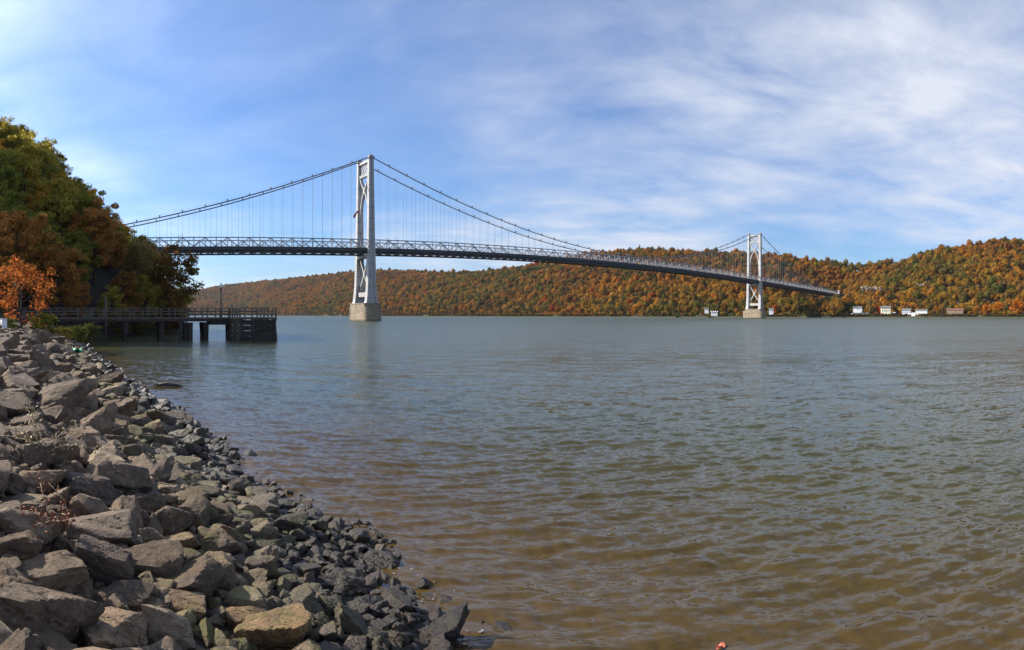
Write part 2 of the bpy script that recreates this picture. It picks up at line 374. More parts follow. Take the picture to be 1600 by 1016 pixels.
# water
m, nt, out = mat('river_water'); p = N(nt, 'ShaderNodeBsdfPrincipled'); geo = N(nt, 'ShaderNodeNewGeometry'); pos = geo.outputs['Position']
dot = N(nt, 'ShaderNodeVectorMath', operation='DOT_PRODUCT'); dot.inputs[1].default_value = (EB[0], EB[1], 0); L(nt, pos, dot.inputs[0])
acr = math_n(nt, 'ADD', dot.outputs['Value'], math_n(nt, 'MULTIPLY', math_n(nt, 'SUBTRACT', noise(nt, pos, 0.12, 4, 0.6), 0.5), 9))
dot2 = N(nt, 'ShaderNodeVectorMath', operation='DOT_PRODUCT'); dot2.inputs[1].default_value = (ER[0], ER[1], 0); L(nt, pos, dot2.inputs[0])
acr = math_n(nt, 'ADD', acr, math_n(nt, 'MULTIPLY', math_n(nt, 'MAXIMUM', math_n(nt, 'SUBTRACT', dot2.outputs['Value'], 10.0), 0.0), 0.22))     # the silt cloud thins out downstream
c = ramp(nt, math_n(nt, 'MULTIPLY', acr, 0.01), [(0.02, (0.080, 0.047, 0.014, 1)), (0.07, (0.056, 0.037, 0.009, 1)), (0.14, (0.042, 0.042, 0.012, 1)), (0.5, (0.045, 0.054, 0.025, 1))])
L(nt, c, p.inputs['Base Color']); rfa = N(nt, 'ShaderNodeAttribute', attribute_name='ruffle'); L(nt, rfa.outputs['Fac'], p.inputs['Roughness']); p.inputs['IOR'].default_value = 1.33
mp = N(nt, 'ShaderNodeMapping'); mp.inputs['Rotation'].default_value = (0, 0, math.radians(15)); mp.inputs['Scale'].default_value = (0.55, 1.0, 1); L(nt, pos, mp.inputs[0])
acc = geo.outputs['Normal']
for sc_, amp, det in ((15.0, 0.34, 1), (7.0, 0.50, 2), (2.2, 0.26, 2), (0.5, 0.14, 3), (0.07, 0.13, 3), (0.014, 0.06, 2)):
    nn_ = N(nt, 'ShaderNodeTexNoise'); nn_.inputs['Scale'].default_value = sc_; nn_.inputs['Detail'].default_value = det; nn_.inputs['Roughness'].default_value = 0.5; nn_.inputs['Distortion'].default_value = 0.4
    L(nt, mp.outputs[0], nn_.inputs['Vector'])
    sb = N(nt, 'ShaderNodeVectorMath', operation='SUBTRACT'); L(nt, nn_.outputs['Color'], sb.inputs[0]); sb.inputs[1].default_value = (0.5, 0.5, 0.5)
    ml = N(nt, 'ShaderNodeVectorMath', operation='MULTIPLY'); L(nt, sb.outputs[0], ml.inputs[0]); ml.inputs[1].default_value = (amp * 0.8, amp, 0)
    ad = N(nt, 'ShaderNodeVectorMath', operation='ADD'); L(nt, acc, ad.inputs[0]); L(nt, ml.outputs[0], ad.inputs[1]); acc = ad.outputs[0]
nrmz = N(nt, 'ShaderNodeVectorMath', operation='NORMALIZE'); L(nt, acc, nrmz.inputs[0])
L(nt, nrmz.outputs[0], p.inputs['Normal']); L(nt, p.outputs[0], out.inputs[0]); M['water'] = m

# ------------------------------------------------------------------ water sheet (waves are real relief near the viewer)
WAVES = []
wr = np.random.default_rng(11)
for k in range(64):
    lam = 0.17 * (5.0 / 0.17) ** (k / 63.0)
    th = math.radians(-105 + wr.normal(0, 34)); kk = 2 * math.pi / lam
    WAVES.append((lam, kk * math.cos(th), kk * math.sin(th), 0.0066 * lam * wr.uniform(0.6, 1.3) * (1.0 if lam < 0.5 else (0.5 / lam) ** 0.7), wr.uniform(0, 6.28)))
def wave_z(x, y, sp=0.0):
    z = np.zeros_like(x)
    wx = x + 0.5 * np.sin(0.35 * y + 0.2 * x) ; wy = y + 0.4 * np.sin(0.3 * x - 0.25 * y)
    gust = 0.65 + 0.7 * fbm(x * 0.09, y * 0.09, 21, 3)
    for lam, kx, ky, A, ph in WAVES:
        w = np.clip((lam / np.maximum(sp, 1e-6) - 2.0) / 1.5, 0, 1) if not np.isscalar(sp) else 1.0
        s = np.sin(kx * wx + ky * wy + ph)
        z += A * w * (s + 0.25 * np.cos(2 * (kx * wx + ky * wy + ph)))
    return z * gust
ys = np.concatenate([np.arange(760, 330, -1.5), np.arange(330, 18, -1.0)]); dr_ = 3221.0 / ys
dr_ = np.concatenate([[0.4, 1.5, 3.0], dr_, np.geomspace(dr_[-1] * 1.04, 12000, 60)])
an = np.concatenate([np.radians(np.arange(-180, -62, 6)), np.radians(np.linspace(-60, 60, 900)), np.radians(np.arange(66, 180, 6))])
DD, AA = np.meshgrid(dr_, an, indexing='ij')
X = np.sin(AA) * DD; Y = np.cos(AA) * DD
spac = np.gradient(dr_)[:, None] * np.ones_like(AA)
Z = wave_z(X, Y, spac)
Z *= np.clip((np.abs(AA) < 1.06) * 1.0, 0, 1)
nr, na = DD.shape
ii, jj = np.meshgrid(np.arange(nr - 1), np.arange(na), indexing='ij'); j2 = (jj + 1) % na
faces = np.stack([ii * na + jj, ii * na + j2, (ii + 1) * na + j2, (ii + 1) * na + jj], -1).reshape(-1, 4)[:, ::-1]
me = np_mesh('river', np.stack([X, Y, Z], -1).reshape(-1, 3), faces, True)
ruf = np.interp(np.log(DD), np.log([4, 15, 40, 120, 500]), [0.06, 0.08, 0.15, 0.26, 0.36])      # waves too small for the mesh act as gloss
ra = me.attributes.new('ruffle', 'FLOAT', 'POINT'); ra.data.foreach_set('value', ruf.astype(np.float32).ravel())
me.materials.append(M['water'])
tag(put('river', me), kind='structure')

# ------------------------------------------------------------------ near bank and bluff
rr = np.concatenate([np.arange(-60, -4, 4), np.arange(-4, 80, 0.5), np.arange(80, 200, 2), np.geomspace(200, 3000, 40)])
tt = np.concatenate([np.arange(-8, 14, 0.4), np.arange(14, 120, 3), np.geomspace(120, 900, 14)])
R_, T_ = np.meshgrid(rr, tt, indexing='ij'); A_ = shore(R_) - T_
Zb = bank_z(A_, R_); Xb, Yb = RV(A_, R_)
nr, na = R_.shape
ii, jj = np.meshgrid(np.arange(nr - 1), np.arange(na - 1), indexing='ij')
faces = np.stack([ii * na + jj, ii * na + jj + 1, (ii + 1) * na + jj + 1, (ii + 1) * na + jj], -1).reshape(-1, 4)[:, ::-1]
me = np_mesh('near_bank', np.stack([Xb, Yb, Zb], -1).reshape(-1, 3), faces, True); me.materials.append(M['bank'])
tag(put('near_bank', me), kind='structure')

# ------------------------------------------------------------------ far hills
SKY = [(200, 462), (290, 457), (350, 445), (440, 436), (540, 425), (600, 421), (700, 424), (760, 423), (830, 413), (900, 398), (960, 391), (1000, 388),
       (1060, 390), (1100, 394), (1140, 392), (1200, 395), (1250, 402), (1290, 407), (1330, 408), (1400, 400), (1450, 390), (1480, 387), (1530, 377),
       (1560, 374), (1600, 373), (1750, 380)]
TREE_H = 11.0
def acoef(th): return EB[0] * np.sin(th) + EB[1] * np.cos(th)
def shore_d(th): return np.minimum(690 / np.maximum(acoef(th), 0.12), 2700.0)
def ridge_d(th): return shore_d(th) + np.clip(360 / np.maximum(acoef(th), 0.3), 360, 1000)
def sky_row(th): return np.interp(800 + th * F, [s[0] for s in SKY], [s[1] for s in SKY])
def hill_z(th, d):
    ds = shore_d(th); dr = ridge_d(th)
    zr = EYE + (HZ - sky_row(th)) / F * dr - TREE_H
    rb = sstep((th - bear(1300)) / 0.06); flat = 40 + 72 * rb; bz = 6.3 - 2.6 * rb
    u = (d - ds - flat) / (dr - ds - flat)
    z = np.where(d < ds + flat, 1.3 + (bz - 1.3) * sstep((d - ds) / flat) - np.maximum(ds - d, 0) * 0.25, bz + (zr - bz) * np.clip(u, 0, 1) ** 0.85)
    z = np.where(u > 1, zr - (u - 1) * 40, z)
    x, y = np.sin(th) * d, np.cos(th) * d
    a_, r_ = AR(x, y)
    cap = 11 + np.maximum(a_ - 905, 0) * 0.45 + np.maximum(np.abs(r_ - 318) - 40, 0) * 0.55 + np.maximum(690 - a_, 0)
    z = np.where(z > cap - 8, cap - 8 + (z - cap + 8) / (1 + np.maximum(z - cap + 8, 0) / 16), z)
    z = z + (fbm(x / 90, y / 90, 5) - 0.47) * 26 * np.clip(u * 2, 0, 1) * np.clip((1 - u) * 3, 0.15, 1)
    return z
th_ = np.linspace(bear(180), bear(1800), 330); uu = np.concatenate([np.linspace(-0.12, 0.3, 40), np.linspace(0.32, 1.0, 40), np.linspace(1.05, 1.9, 10)])
TH, UU = np.meshgrid(th_, uu, indexing='ij'); Dh = shore_d(TH) + UU * (ridge_d(TH) - shore_d(TH))
Zh = hill_z(TH, Dh)
nr, na = TH.shape
ii, jj = np.meshgrid(np.arange(nr - 1), np.arange(na - 1), indexing='ij')
faces = np.stack([ii * na + jj, ii * na + jj + 1, (ii + 1) * na + jj + 1, (ii + 1) * na + jj], -1).reshape(-1, 4)
me = np_mesh('far_hills', np.stack([np.sin(TH) * Dh, np.cos(TH) * Dh, Zh], -1).reshape(-1, 3), faces, True); me.materials.append(M['hill'])
tag(put('far_hills', me), kind='structure')

# ------------------------------------------------------------------ scatter by geometry nodes (uncountable masses only)
def scatter(name, pts, rots, scls, idx, cols, protos, label, cat):
    me = bpy.data.meshes.new(name); me.vertices.add(len(pts)); me.vertices.foreach_set('co', np.asarray(pts, np.float32).ravel())
    for nm, typ, key, arr in (('rot', 'FLOAT_VECTOR', 'vector', rots), ('scl', 'FLOAT_VECTOR', 'vector', scls), ('idx', 'INT', 'value', idx), ('tcol', 'FLOAT_COLOR', 'color', cols)):
        at = me.attributes.new(nm, typ, 'POINT'); at.data.foreach_set(key, np.asarray(arr, np.int32 if typ == 'INT' else np.float32).ravel())
    me.update()
    o = put(name, me)
    ng = bpy.data.node_groups.new(name + '_nodes', 'GeometryNodeTree')
    ng.interface.new_socket('Geometry', in_out='INPUT', socket_type='NodeSocketGeometry'); ng.interface.new_socket('Geometry', in_out='OUTPUT', socket_type='NodeSocketGeometry')
    gi = ng.nodes.new('NodeGroupInput'); go = ng.nodes.new('NodeGroupOutput'); jn = ng.nodes.new('GeometryNodeJoinGeometry')
    def attr(nm, typ):
        n = ng.nodes.new('GeometryNodeInputNamedAttribute'); n.data_type = typ; n.inputs['Name'].default_value = nm
        return [s for s in n.outputs if s.enabled and s.name == 'Attribute'][0]
    ar, as_, ai = attr('rot', 'FLOAT_VECTOR'), attr('scl', 'FLOAT_VECTOR'), attr('idx', 'INT')
    for k, pr in enumerate(protos):
        oi = ng.nodes.new('GeometryNodeObjectInfo'); oi.inputs['Object'].default_value = pr; oi.inputs['As Instance'].default_value = True
        cmp_ = ng.nodes.new('FunctionNodeCompare'); cmp_.data_type = 'INT'; cmp_.operation = 'EQUAL'
        ins = [s for s in cmp_.inputs if s.enabled]
        ng.links.new(ai, ins[0]); ins[1].default_value = k
        ip = ng.nodes.new('GeometryNodeInstanceOnPoints')
        ng.links.new(gi.outputs[0], ip.inputs['Points']); ng.links.new(cmp_.outputs[0], ip.inputs['Selection'])
        ng.links.new(oi.outputs['Geometry'], ip.inputs['Instance']); ng.links.new(ar, ip.inputs['Rotation']); ng.links.new(as_, ip.inputs['Scale'])
        ng.links.new(ip.outputs[0], jn.inputs[0])
    ng.links.new(jn.outputs[0], go.inputs[0])
    md = o.modifiers.new('scatter', 'NODES'); md.node_group = ng
    return tag(o, label, cat, kind='stuff')

# ------------------------------------------------------------------ foliage builders
def leaf_quads(cent, nrm, size, r):
    n = len(cent)
    nrm = nrm / np.maximum(np.linalg.norm(nrm, axis=1, keepdims=True), 1e-6)
    t = np.cross(nrm, r.normal(size=(n, 3))); t /= np.maximum(np.linalg.norm(t, axis=1, keepdims=True), 1e-6)
    b = np.cross(nrm, t); s = (size * r.uniform(0.6, 1.3, (n, 1))) / 2
    v = np.stack([cent - t * s * 1.25, cent - b * s * 0.7 + t * s * 0.1, cent + t * s * 1.25, cent + b * s * 0.7 + t * s * 0.1], 1).reshape(-1, 3)
    return v, np.arange(4 * n).reshape(n, 4)
def far_crown(name, seed, W, H, n, size, conifer=False):
    r = np.random.default_rng(seed)
    d = r.normal(size=(n, 3)); d /= np.linalg.norm(d, axis=1, keepdims=True)
    if conifer:
        h = r.uniform(0, 1, n) ** 1.4; ang = r.uniform(0, 6.28, n); rad = W / 2 * (1 - h) * r.uniform(0.6, 1.0, n)
        c = np.stack([np.cos(ang) * rad, np.sin(ang) * rad, 0.6 + h * (H - 0.6)], 1); nn = np.stack([np.cos(ang), np.sin(ang), np.full(n, 0.5)], 1)
    else:
        lob = r.normal(size=(9, 3)); lob /= np.linalg.norm(lob, axis=1, keepdims=True); lob[:, 2] = np.abs(lob[:, 2]) * 0.9
        cl = r.integers(0, 9, n); rl = r.uniform(0.34, 0.5, 9)
        c = lob[cl] * 0.56 + d * rl[cl][:, None] * r.uniform(0.75, 1.0, (n, 1)); nn = d + 0.5 * lob[cl] + r.normal(size=(n, 3)) * 0.35
        c = c * np.array([W / 2, W / 2, H * 0.5]) + np.array([0, 0, H * 0.50])
        c[:, 2] = np.maximum(c[:, 2], H * 0.06)
    v, f = leaf_quads(c, nn, size, r)
    me = np_mesh(name, v, f); me.materials.append(M['leaf_far'])
    return bpy.data.objects.new(name, me)
protos = [far_crown('wood_crown', s, W, H, 330, 1.55) for s, W, H in ((1, 10, 11), (2, 9, 13), (3, 12.5, 11), (4, 8, 13), (5, 11, 9))]
protos.append(far_crown('wood_conifer', 6, 7, 11, 260, 1.5, True))
PAL = np.array([(0.40, 0.155, 0.022), (0.28, 0.105, 0.028), (0.46, 0.235, 0.026), (0.23, 0.175, 0.03), (0.085, 0.10, 0.026), (0.33, 0.05, 0.02), (0.15, 0.085, 0.045), (0.028, 0.042, 0.018), (0.40, 0.24, 0.03)])
def wood_colour(x, y, u, n, r):
    """pick palette entries: patches of rust, gold and green, evergreens low on the slope"""
    p1 = fbm(x / 120, y / 120, 31, 3); p2 = fbm(x / 80, y / 80, 47, 3)
    q = r.uniform(0, 1, n)
    w = np.zeros((n, len(PAL)))
    w[:, 0] = 1.35 + 2.0 * (p2 > 0.5) * (p1 > 0.45); w[:, 1] = 0.7; w[:, 2] = 0.7 + 2.2 * (p1 > 0.55); w[:, 3] = 1.2 + 2 * (p2 > 0.53); w[:, 4] = 0.6 + 1.6 * (p2 < 0.42) * 1.6 + 1.5 * (u < 0.2)
    w[:, 5] = 0.08; w[:, 6] = 1.3; w[:, 7] = 0.25 + 1.2 * (u < 0.2) + 0.9 * (p1 < 0.36); w[:, 8] = 0.12 + 0.5 * (p1 > 0.6)
    w = np.cumsum(w, 1); w /= w[:, -1:]
    k = (q[:, None] > w).sum(1)
    dr1 = np.clip((fbm(x / 150, y / 150, 61, 4) - 0.30) / 0.5, 0, 1) * 3.999
    DC = np.array([(0.20, 0.095, 0.03), (0.38, 0.15, 0.024), (0.40, 0.20, 0.028), (0.20, 0.15, 0.03), (0.12, 0.12, 0.03)])
    i0 = dr1.astype(int); f0 = (dr1 - i0)[:, None]; drift = DC[i0] * (1 - f0) + DC[np.minimum(i0 + 1, 4)] * f0
    wgt = np.where(np.isin(k, (4, 7, 5)), 0.2, 0.55)[:, None]
    return (PAL[k] * (1 - wgt) + drift * wgt) * r.uniform(0.75, 1.2, (n, 1)), k
clear = []      # (x, y, radius): kept free of the mass of trees
for px, d, rad in ((1340, 772, 11), (1384, 768, 12), (1416, 762, 12), (1438, 754, 15), (1492, 756, 16), (1345, 742, 14), (1397, 755, 14), (1384, 750, 14), (1416, 745, 14), (1470, 745, 14), (1492, 738, 16), (1440, 738, 16), (1103, 765, 8), (1116, 760, 9), (1204, 770, 8)):
    q = at_d(px, d); clear.append((q.x, q.y, rad))
def far_points():
    P = []; 
    r = np.random.default_rng(5)
    NC = 260000; th = r.uniform(bear(200), bear(1700), NC); u = r.uniform(-0.0, 1.12, NC); u[:50000] = r.uniform(-0.0, 0.12, 50000)
    ds, dr = shore_d(th), ridge_d(th); d = ds + 3 + u * (dr - ds)
    cell = d * (dr - ds)
    keep = r.uniform(0, 1, len(th)) < np.clip(cell / cell.max() * np.where(d > 1800, 0.9, 1.5), 0, 1)
    th, u, d = th[keep], u[keep], d[keep]
    x, y = np.sin(th) * d, np.cos(th) * d
    # poisson thinning on a grid
    gsz = 5.6
    order = r.permutation(len(x)); occ = {}; out_ = []
    for i in order:
        s = gsz * (1.0 if d[i] < 1500 else 1.35)
        k = (int(x[i] // s), int(y[i] // s), s)
        if k in occ: continue
        occ[k] = 1; out_.append(i)
    i = np.array(out_); th, u, d, x, y = th[i], u[i], d[i], x[i], y[i]
    a, rv = AR(x, y)
    ok = ~((np.abs(rv - 327) < 9) & (a > 780) & (a < 870))         # the bridge and its approach
    for cx_, cy_, cr_ in clear: ok &= (x - cx_) ** 2 + (y - cy_) ** 2 > cr_ ** 2
    bench = (th > bear(1318)) & (d < shore_d(th) + 95)
    ok &= ~(bench & (r.uniform(0, 1, len(x)) < 0.72))
    return th[ok], u[ok], d[ok], x[ok], y[ok]
th, u, d, x, y = far_points(); n = len(x); r2 = np.random.default_rng(9)
cols, ci = wood_colour(x, y, u, n, r2)
idx = np.where((ci == 7) & (r2.uniform(0, 1, n) < 0.5), 5, r2.integers(0, 5, n))
s = r2.uniform(0.6, 1.2, n) * np.where(r2.uniform(0, 1, n) < 0.2, 1.35, 1.0) * np.where(d - shore_d(th) < 22, 0.5, 1.0) * np.where((th > bear(1318)) & (d < shore_d(th) + 85), 0.55, 1.0)
scl = np.stack([s * r2.uniform(0.85, 1.2, n), s * r2.uniform(0.85, 1.2, n), s * r2.uniform(0.85, 1.2, n)], 1)
rot = np.stack([np.zeros(n), np.zeros(n), r2.uniform(0, 6.28, n)], 1)
pts = np.stack([x, y, hill_z(th, d) - 0.4], 1)
n2_ = 5200; th2 = r2.uniform(bear(250), bear(1660), n2_); d2 = shore_d(th2) + r2.uniform(0.5, 16, n2_)       # scrub along the water
ok2 = (fbm(th2 * 60, d2 * 0.02, 77, 3) > 0.36); th2, d2 = th2[ok2], d2[ok2]; n2_ = len(th2)
x2, y2 = np.sin(th2) * d2, np.cos(th2) * d2
SC = np.array([(0.10, 0.075, 0.045), (0.13, 0.095, 0.04), (0.07, 0.075, 0.025), (0.20, 0.10, 0.03), (0.05, 0.05, 0.022)])
pts = np.concatenate([pts, np.stack([x2, y2, hill_z(th2, d2) - 0.2], 1)]); cols = np.concatenate([cols, SC[r2.integers(0, 5, n2_)] * r2.uniform(0.7, 1.2, (n2_, 1))])
s2 = r2.uniform(0.12, 0.34, n2_) * np.where(d2 > 1300, 1.5, 1.0); scl = np.concatenate([scl, np.stack([s2 * 1.3, s2 * 1.3, s2], 1)]); rot = np.concatenate([rot, np.stack([np.zeros(n2_), np.zeros(n2_), r2.uniform(0, 6.28, n2_)], 1)])
idx = np.concatenate([idx, r2.integers(0, 5, n2_)]); n += n2_
scatter('far_wood', pts, rot, scl, idx, np.concatenate([cols, np.ones((n, 1))], 1), protos, 'autumn woodland covering the hills across the river', 'woodland')
print('far trees', n)

def broadleaf(seed, H, W, nleaf, leaf, base=0.22, lean=(0, 0), sparse=False):
    """tapered trunk with limbs, crown of leaf clumps; returns trunk mesh, crown mesh"""
    r = np.random.default_rng(seed); tb = MB()
    top = Vector((lean[0], lean[1], H * 0.82)); pts_ = []
    for k in range(7):
        f = k / 6; pts_.append(Vector((lean[0] * f ** 1.5 + r.normal() * 0.02 * H * f, lean[1] * f ** 1.5 + r.normal() * 0.02 * H * f, H * 0.82 * f - 0.4 * (k == 0))))
    r0 = H * 0.018
    tb.tube(pts_, [r0 * (1 - 0.85 * k / 6) for k in range(7)], 7)
    cl = []
    nl = 16
    for k in range(nl):
        f = base + (0.92 - base) * (k + r.uniform(0, 0.8)) / nl
        i = min(int(f * 6), 5); p0 = pts_[i].lerp(pts_[i + 1], f * 6 - i)
        ang = k * 2.4 + r.uniform(-0.5, 0.5)
        reach = W / 2 * (math.sin(math.pi * min(1, (f - base) / (1.05 - base) * 0.85 + 0.15)) ** 0.7) * r.uniform(0.65, 1.1)
        rise = reach * r.uniform(0.2, 0.75)
        p3 = p0 + Vector((math.cos(ang) * reach, math.sin(ang) * reach, rise)); pm = p0.lerp(p3, 0.5) + Vector((0, 0, reach * 0.1))
        rl = r0 * (1 - 0.8 * f) * 0.6
        tb.tube([p0, pm, p3], [rl, rl * 0.6, rl * 0.2], 5)
        for q in range(5):
            c = p0.lerp(p3, r.uniform(0.45, 1.08)) + Vector(tuple(r.normal(size=3))) * W * 0.055; cl.append((c, W * r.uniform(0.07, 0.13)))
            tb.tube([pm.lerp(p3, r.uniform(0, 0.6)), c], [rl * 0.3, rl * 0.1], 4)
    for q in range(8): cl.append((pts_[6] + Vector((r.normal() * W * 0.1, r.normal() * W * 0.1, H * r.uniform(-0.08, 0.16))), W * r.uniform(0.07, 0.12)))
    if not sparse:
        for q in range(26):
            z = r.uniform(base + 0.05, 0.9); ang = r.uniform(0, 6.28); rad = W / 2 * math.sin(math.pi * (0.12 + 0.8 * (z - base) / (0.95 - base))) * math.sqrt(r.uniform(0.1, 1))
            cl.append((Vector((lean[0] * z + math.cos(ang) * rad, lean[1] * z + math.sin(ang) * rad, z * H)), W * r.uniform(0.08, 0.13)))
    cc = np.array([tuple(c) for c, _ in cl]); cr_ = np.array([q for _, q in cl])
    ki = r.integers(0, len(cl), nleaf); dv = r.normal(size=(nleaf, 3)); dv /= np.linalg.norm(dv, axis=1, keepdims=True)
    rad = cr_[ki][:, None] * r.uniform(0.1, 1.0, (nleaf, 1)) ** 0.5
    cent = cc[ki] + dv * rad * np.array([1.15, 1.15, 0.75])
    v, f = leaf_quads(cent, dv + np.array([0, 0, 0.5]) + r.normal(size=(nleaf, 3)) * 0.5, leaf, r)
    me = np_mesh('crown', v, f); me.materials.append(M['leaf'])
    return tb.mesh('trunk', M['trunk'], True), me
def plant(name, meshes, loc, rz, s, colr, label, cat, group=None):
    e = empty(name, loc, rz); e.scale = (s, s, s) if not hasattr(s, '__len__') else s
    t = put('trunk' if cat == 'tree' else 'stem', meshes[0], e); c = put('crown' if cat == 'tree' else 'foliage', meshes[1], e)
    c.color = (*colr, 1); t.color = (1, 1, 1, 1)
    return tag(e, label, cat, group)

# ------------------------------------------------------------------ suspension bridge
TA, TR, SPAN, SIDE = 162.8, 327.0, 457.0, 229.0
SIDE2 = 258.0
bx_, by_ = RV(TA, TR)
bridge = empty('suspension_bridge', (bx_, by_, 0), ANG)
tag(bridge, 'long grey steel suspension bridge with two towers crossing the river', 'bridge')
def Dz(x):
    return np.where(x < 0, 41.8 + 0.027 * x, np.where(x > SPAN, 41.8 - 0.03 * (x - SPAN), 41.8 + 3.5 * (1 - ((x - SPAN / 2) / (SPAN / 2)) ** 2)))
def D(x): return float(Dz(np.array(float(x))))
def cable_z(x):
    if 0 <= x <= SPAN: return 51.2 + (94.5 - 51.2) * ((x - SPAN / 2) / (SPAN / 2)) ** 2
    q = (-x / SIDE if x < 0 else (x - SPAN) / SIDE2); end = D(-SIDE if x < 0 else SPAN + SIDE2) + 3.0
    return 94.5 + (end - 94.5) * q - 4 * 11.5 * q * (1 - q)
YT = 7.1
def leg_mesh(sy):
    mb = MB(); secs = [(9.6, 8.6, 3.5), (11, 7.3, 3.2), (14, 6.4, 3.0), (22, 5.3, 2.7), (38, 4.5, 2.6), (60, 3.8, 2.3), (93.6, 3.0, 2.1)]
    yc = lambda z: sy * (7.8 - 0.7 * (z - 10) / 84)
    mb.loft([(z, 0, yc(z), w - 2.0, wy * 0.62) for z, w, wy in secs])
    for sx in (-1, 1): mb.loft([(z, sx * (w / 2 - 0.62), yc(z), 1.24, wy) for z, w, wy in secs])
    return mb
def tower(x0):
    tw = put('tower', None, bridge, (x0, 0, 0)) if False else empty('tower', (x0, 0, 0)); tw.parent = bridge
    for sy in (-1, 1):
        leg_mesh(sy).build('leg', M['steel'], tw)
        mb = MB(); mb.box((0, sy * YT, 93.9), (3.7, 2.9, 0.9)); mb.box((0, sy * YT, 94.7), (2.8, 2.2, 0.8)); mb.box((0, sy * YT, 95.4), (1.0, 1.0, 0.6)); mb.tube([(0, sy * YT, 95.4), (0, sy * YT, 96.8)], 0.09, 5)
        mb.build('saddle_housing', M['truss'], tw)
    yi = 5.8
    for z, h in ((92.4, 1.5), (84.6, 1.5)): MB().box((0, 0, z), (2.0, 2 * yi + 0.6, h)).build('portal_strut', M['steel'], tw)
    mb = MB(); k = 5; w = 2 * yi / k
    for i in range(k):
        y0 = -yi + i * w
        for zz0, zz1 in ((85.3, 88.5), (88.5, 91.7)):
            mb.beam((0, y0, zz0), (0, y0 + w, zz1), 0.8, 0.36, (1, 0, 0)); mb.beam((0.05, y0, zz1), (0.05, y0 + w, zz0), 0.8, 0.36, (1, 0, 0))
    mb.build('portal_lattice', M['truss'], tw)
    def arm(mb, path, t):
        for a, b_ in zip(path[:-1], path[1:]): mb.beam((0, *a), (0, *b_), 1.7, t, (1, 0, 0)) if False else mb.beam((0, *a), (0, *b_), t, 1.7, (1, 0, 0))
    for s in (-1, 1):
        mb = MB(); arm(mb, [(s * 5.6, 84.0), (s * 3.7, 80.6), (s * 1.0, 77.2), (-s * 1.0, 74.6), (-s * 3.3, 70.5), (-s * 4.9, 65.5), (-s * 5.6, 59.5), (-s * 6.0, 52)], 0.85); mb.build('arch_brace', M['steel'], tw)
    MB().box((0, 0, 76.0), (1.9, 1.8, 3.4)).build('gusset', M['steel'], tw)
    for s in (-1, 1):
        mb = MB(); arm(mb, [(s * 6.1, 37.0), (0, 27.2), (-s * 6.2, 17.3)], 0.9); mb.build('cross_brace', M['steel'], tw)
    MB().box((0, 0, 27.2), (1.9, 2.0, 3.4)).build('gusset', M['steel'], tw)
    MB().box((0, 0, 15.2), (3.6, 11.0, 2.6)).build('base_strut', M['steel'], tw)
    MB().box((0, 0, 37.3), (4.2, 12.0, 1.6)).build('deck_strut', M['truss'], tw)
    # stone pier with rounded, lower cutwaters
    mb = MB(); mb.box((0, 0, 3.8), (10.6, 19.0, 12.0)); mb.box((0, 0, 10.0), (11.0, 19.4, 0.5))
    for s in (-1, 1):
        out_l = [(5.5 * math.cos(t), s * (9.2 + 4.2 * abs(math.sin(t)))) for t in np.linspace(0, math.pi, 13)]
        if s < 0: out_l = out_l[::-1]
        mb.prism(out_l, -2, 8.1)
    mb.build('stone_pier', M['masonry'], tw)
    mb = MB(); mb.box((0, 0, 39.2), (16, 15.0, 0.4))
    return tw
tower(0.0); tower(SPAN)
# deck, girders, truss
xs = np.arange(-SIDE - 6, SPAN + SIDE2 + 6.1, 6.0)
def ribbon(name, y0, y1, zlo, zhi, mt):
    mb = MB(); vs = []; fs = []
    for x in xs:
        z = D(x); vs += [(x, y0, z + zlo), (x, y1, z + zlo), (x, y1, z + zhi), (x, y0, z + zhi)]
    for i in range(len(xs) - 1):
        b_ = i * 4
        for k in range(4): fs.append((b_ + k, b_ + 4 + k, b_ + 4 + (k + 1) % 4, b_ + (k + 1) % 4))
    n_ = len(vs); fs += [(0, 1, 2, 3), (n_ - 1, n_ - 2, n_ - 3, n_ - 4)]
    return mb.add(vs, fs).build(name, mt, bridge)
ribbon('roadway', -6.1, 6.1, -0.6, -0.2, M['asphalt'])
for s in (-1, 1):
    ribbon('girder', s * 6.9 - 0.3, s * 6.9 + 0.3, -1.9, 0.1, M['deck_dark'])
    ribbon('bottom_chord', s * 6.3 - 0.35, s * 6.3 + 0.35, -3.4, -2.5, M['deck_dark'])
    ribbon('top_chord', s * YT - 0.25, s * YT + 0.25, 4.5, 5.05, M['truss'])
    ribbon('parapet', s * 5.9 - 0.1, s * 5.9 + 0.1, 0.75, 0.9, M['truss'])
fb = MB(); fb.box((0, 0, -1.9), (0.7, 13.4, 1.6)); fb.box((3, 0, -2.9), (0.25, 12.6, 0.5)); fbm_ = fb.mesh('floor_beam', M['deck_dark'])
tp = MB()
for sx in (-1, 1):
    tp.beam((0, 0, 4.7), (sx * 6, 0, 0.0), 0.42, 0.42, (0, 1, 0))
    tp.beam((sx * 3, 0, 2.35), (sx * 3, 0, 0.0), 0.24, 0.24, (0, 1, 0)) 
    tp.beam((sx * 5.88, 0, 0), (sx * 5.88, 0, 4.6), 0.24, 0.3, (0, 1, 0))
tp.beam((0, 0, 0), (0, 0, 4.6), 0.36, 0.36, (0, 1, 0)); tp.beam((-3, 0, 2.35), (3, 0, 2.35), 0.2, 0.2)
tpm = tp.mesh('truss_panel', M['truss'])
for k in range(-39, 120):
    x = k * 6.0
    if x < -SIDE or x > SPAN + SIDE2: continue
    sl = math.atan2(D(x + 3) - D(x - 3), 6)
    put('floor_beam', fbm_, bridge, (x, 0, D(x)), (0, -sl, 0))
    if k % 2 == 0:
        for s in (-1, 1): put('truss_panel', tpm, bridge, (x, s * YT, D(x)), (0, -sl, 0))
